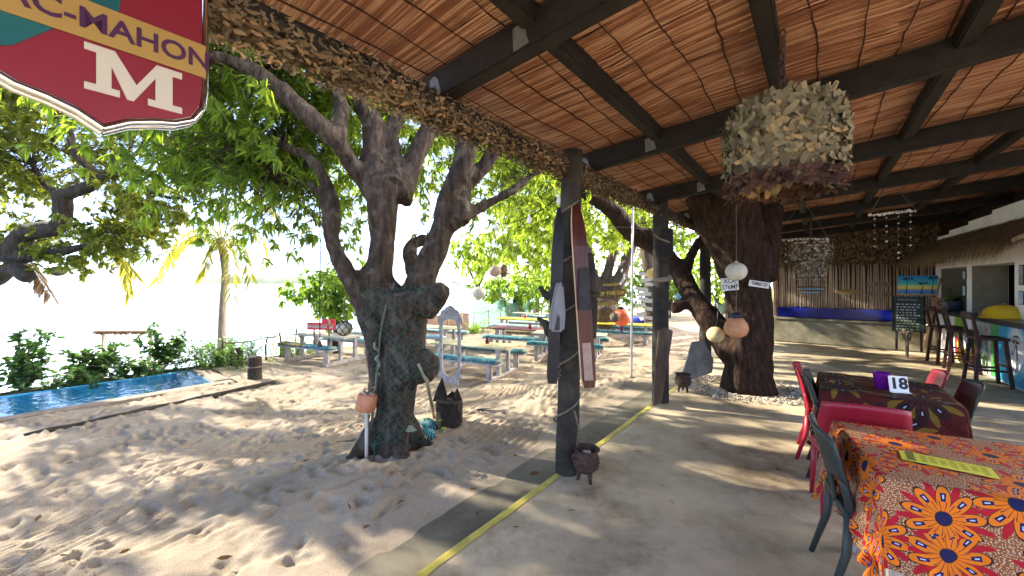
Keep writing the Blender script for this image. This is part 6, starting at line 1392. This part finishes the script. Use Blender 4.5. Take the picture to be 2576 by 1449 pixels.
MB().prism([(-.24, -.38), (.22, -.38), (.22, .38), (-.24, .38)], .03, f, -.03).build('board', M('slate', (.025, .04, .045), (.05, .07, .075), .8, 5), t, False, True); m_ch = M('chalk', (.30, .36, .36), (.5, .55, .52), .9, 60); m_chy = M('chalk_green', (.25, .34, .14), (.4, .48, .25), .9, 60)
text('lettering', 'COCKTAILS', .058, m_ch, t, Matrix.Translation(-c) @ f @ Matrix.Translation((-.02, .31, .001)), .0008)
for k in range(10):
    z = .21-.06*k; L = random.uniform(.28, .38); q = MB(); x = -.20
    while x < -.20+L: w = random.uniform(.02, .06); q.prism([(x, z-.011), (x+w, z-.013), (x+w, z+.013), (x, z+.011)], .001, f, .0003); x += w+random.uniform(.012, .03)
    tag(q.build('chalk_line', m_ch if k < 6 else m_chy, t, False, True), kind='stuff')
for a, b in (((-.255, -.40), (-.255, .40)), ((.235, -.40), (.235, .40))): MB().bar(f @ Vector((a[0], a[1], -.012)), f @ Vector((b[0], b[1], -.012)), .03, .04, f.col[2].xyz).build('frame_strip', m_dark, t, False, True)
for x in (-.2, .18): MB().bar(f @ Vector((x, -.38, -.015)), f @ Vector((x, -.80, -.015)), .03, .03, (1, 0, 0)).build('leg', m_dark, t, False, True)
o = thing('driftwood_bunch', 'knot of twisted driftwood under the chalkboard', 'driftwood', D(2282, 845, 8.3))
for k in range(16): q = random.uniform(0, 6.28); MB().tube(cr([(random.uniform(-.08, .08), random.uniform(-.05, .05), random.uniform(-.1, .0), .014), (random.uniform(-.1, .1), random.uniform(-.06, .06), .06, .018), (.14*math.cos(q), .05*math.sin(q), random.uniform(.05, .16), .007)], 3), None, 6).build('twig', m_drift, o, True)
MB().tube([(0, 0, .0, .03), (0, 0, -.46, .025)], None, 8).build('stand', m_drift, o, True)
o = MB().tube(cr([(*G(2318, 886, 0), .022), (*D(2345, 790, 8.35), .02), (*D(2366, 700, 8.25), .018)], 5), None, 8).build('wooden_paddle', M('pale_paddle', (.22, .14, .08), (.34, .24, .15), .7, 7), None, True); tag(o, 'long pale paddle leaning beside the far end of the bar', 'paddle')
f = frame(D(2364, 765, 8.0), (BDIR*-.2+VDIR).normalized(), ZUP); c = f.to_translation(); t = thing('carved_ornament', 'reddish carved wooden plaque standing on the bar end', 'ornament', c)
MB().prism([(-.10, -.17), (.10, -.17), (.12, -.10), (.11, .02), (.13, .10), (.12, .15), (.06, .13), (-.05, .14), (-.13, .15), (-.11, .05), (-.12, -.10)], .03, f, -.015).build('plaque', M('terracotta_wood', (.36, .17, .09), (.48, .26, .15), .7, 6), t, False, True, .008); MB().torus((0, 0, 0), .035, .008, 16, 6, Matrix.Translation(-c) @ f @ Matrix.Translation((0, .02, .016))).build('carving', m_iron, t, True)
for x in (-.05, .05): MB().bar(f @ Vector((x, -.17, 0)), f @ Vector((x, -.215, 0)), .03, .03, (1, 0, 0)).build('foot', m_drift, t, False, True)
# on the counter
def onbar(s, t): return BW(s, t, 1.05)
for s, t_, lab, m in ((1.5, .12, 'grey plant pot with a cactus on the bar', M('grey_pot', (.10, .11, .13), (.16, .17, .19), .7, 8)), (1.74, .10, 'dark pot with a leafy succulent on the bar', M('dark_pot', (.03, .04, .07), None, .6))):
    t = thing('plant_pot', lab, 'plant', onbar(s, t_), group='plant pots on the bar'); MB().lathe([(.001, 0), (.085, 0), (.11, .17), (.115, .19), (.098, .19), (.09, .16), (.001, .16)], 22).build('pot', m, t, True)
    if s < 1.6: MB().tube([(0, 0, .15, .022), (.01, 0, .45, .016), (.01, 0, .47, .004)], None, 8).build('cactus', l_dark, t, True)
    else:
        C = np.tile(np.array(t.location)+np.array([0, 0, .17]), (26, 1)); dd = RS.normal(0, 1, (26, 3)); dd[:, 2] = abs(dd[:, 2])+.6; dd /= np.linalg.norm(dd, axis=1)[:, None]; leaves_obj('leaves', C, dd, .20, .06, l_dark, t)
t = thing('yellow_dome', 'yellow domed cover at the right end of the bar', 'cover', onbar(3.72, .10)); MB().lathe([(.24, 0), (.25, .02), (.24, .03), (.215, .10), (.16, .17), (.08, .205), (.02, .215), (.001, .216)], 28).build('dome', M('yellow_enamel', (.62, .40, .02), (.7, .48, .04), .35, 4), t, True); MB().ball((0, 0, .235), .03, 12).build('knob', m_rope, t, True); MB().torus((0, 0, .018), .25, .012, 28, 6).build('rim', bpy.data.materials['yellow_enamel'], t, True)
t = thing('counter_caddy', 'small box and jar on the bar left of the yellow dome', 'caddy', onbar(3.2, .10)); MB().box((0, 0, .06), (.07, .09, .12)).build('box', M('white_label', (.6, .58, .55), (.4, .25, .2), .6, 14), t); MB().box((.09, .03, .055), (.09, .07, .11)).build('box', m_stool, t); MB().lathe([(.001, 0), (.045, 0), (.05, .05), (.035, .085), (.03, .1), (.001, .1)], 16, (-.10, 0, 0)).build('jar', m_drift, t, True)
# small frames and plaques on the bar wall
m_fr = M('dark_frame', (.05, .035, .025), None, .6)
for k, (s, z, w, h, m, lab) in enumerate([(.55, 2.09, .34, .09, m_drift, 'small grey board above the first hatch'), (1.55, 2.26, .30, .26, M('yellow_poster', (.55, .33, .02), (.4, .24, .02), .6, 6), 'yellow carved panel above the gap between the hatches'), (4.0, 1.72, .13, .30, M('grey_photo', (.4, .4, .42), (.15, .15, .16), .5, 12), 'tall framed picture right of the second hatch, upper'), (4.0, 1.38, .14, .2, M('blue_photo', (.2, .35, .5), (.5, .55, .6), .5, 12), 'small picture right of the second hatch, lower'), (1.88, 1.75, .13, .16, M('pale_photo', (.5, .55, .6), (.3, .4, .5), .5, 14), 'pale card on the pier between the hatches, upper'), (1.88, 1.45, .12, .2, M('cyan_photo', (.2, .45, .55), (.5, .55, .5), .5, 14), 'bluish card on the pier between the hatches, lower')]):
    p = BW(s, .012, z); f = frame(p, -BDIR if frame(p, BDIR, ZUP).col[2].xyz.dot(BOUT) < 0 else BDIR, ZUP); t = thing('wall_picture', lab, 'picture', p, group='pictures on the bar wall'); MB().prism([(-w/2, -h/2), (w/2, -h/2), (w/2, h/2), (-w/2, h/2)], .018, f, -.01).build('frame', m_fr, t, False, True); MB().prism([(-w*.44, -h*.44), (w*.44, -h*.44), (w*.44, h*.44), (-w*.44, h*.44)], .004, f, .0082).build('picture', m, t, False, True)
o = MB().box((0, 0, 0), (.22, .16, .14)).build('speaker', m_black, None, False, False, .015); o.location = BW(1.05, .10, 2.27); tag(o, 'small black speaker under the thatch fringe', 'speaker')
# ------------------------------------------------------------------ strings of bulbs
def bulbs(label, pts, n, m_b):
    t = thing('light_string', label, 'string lights', Vector(pts[0])); pp = cr([tuple(p) for p in pts], 12); MB().tube([(*p, .004) for p in pp], None, 4, False).build('wire', m_twine, t, True, True)
    for k in range(n):
        p = Vector(pp[int((k+.5)*len(pp)/n)]); MB().lathe([(.001, -.075), (.018, -.068), (.026, -.045), (.022, -.02), (.012, -.004), (.012, .014), (.001, .015)], 12, p).build('bulb', m_b, t, True, True)
m_bulb = M('clear_bulb', (.75, .75, .72), None, .1, spec=.8)
bulbs('bulb string running from the netted tree to the near post', [D(1140, 480, 4.4), D(1240, 560, 4.2), D(1340, 540, 3.8), D(1440, 470, 3.6)], 4, m_bulb)
bulbs('bunch of bulbs hanging beside the forked tree', [D(1565, 620, 9), D(1550, 650, 9), D(1570, 690, 9), D(1560, 710, 9)], 10, m_bulb)
o = MB().tube(cr([(*D(1460, 575, 5.2), .003), (*D(1580, 572, 5.6), .003), (*D(1720, 590, 6.5), .003), (*D(1790, 600, 7), .003)], 6), None, 4).build('washing_line', m_pole, None, True); tag(o, 'thin line stretched below the slanting limb', 'line')
# ------------------------------------------------------------------ fallen leaves, bits of litter
m_dry = leafmat('dry_leaf', (.06, .026, .012), (.17, .08, .03), (.2, .09, .03), .15, .95)
for k, (px, py) in enumerate([(150, 1408), (385, 1310), (240, 1335), (165, 1172), (910, 1060+20), (1300, 1150), (1265, 1330), (880, 1290), (930, 1330), (545, 1415), (620, 1080), (1020, 1265), (1330, 1200), (700, 1010), (330, 1390), (760, 1165), (440, 1190), (1210, 1190), (1180, 1240), (90, 1320)]):
    p = G(px, py); V, T, Q = leaf_arrays(np.zeros((1, 3)), np.array([[math.cos(k*2.1), math.sin(k*2.1), .12]]), .085, .032, droop=0); o = link('fallen_leaf', np_mesh('fallen_leaf', V, [T, Q]), m_dry); o.location = p+Vector((0, 0, .025)); tag(o, 'dry brown leaf lying on the sand', 'leaf', 'fallen leaves')
for k, (px, py) in enumerate([(1290, 1329), (1200, 1300), (1448, 1285), (1950, 1180), (1600, 1140), (1700, 1270)]):
    p = G(px, py, 0); V, T, Q = leaf_arrays(np.zeros((1, 3)), np.array([[math.cos(k*1.7), math.sin(k*1.7), .1]]), .06, .022, droop=0); o = link('leaf_scrap', np_mesh('leaf_scrap', V, [T, Q]), m_dry); o.location = p+Vector((0, 0, .006)); tag(o, 'tiny dark leaf scrap on the concrete floor', 'leaf', 'leaf scraps on the floor')
# ------------------------------------------------------------------ haze over the bay
hm = bpy.data.materials.new('bay_haze'); hm.use_nodes = True; hn = hm.node_tree.nodes; hn.remove(hn['Principled BSDF'])
pv = hn.new('ShaderNodeVolumePrincipled'); pv.inputs['Color'].default_value = (.92, .95, 1, 1); pv.inputs['Density'].default_value = .00002; pv.inputs['Anisotropy'].default_value = .2
hm.node_tree.links.new(pv.outputs[0], hn['Material Output'].inputs['Volume'])
mb = MB(); mb.box((0, 1200, 47.5), (9000, 5200, 118)); tag(mb.build('haze', hm), 'thin bright haze over the bay', None, None, 'stuff')
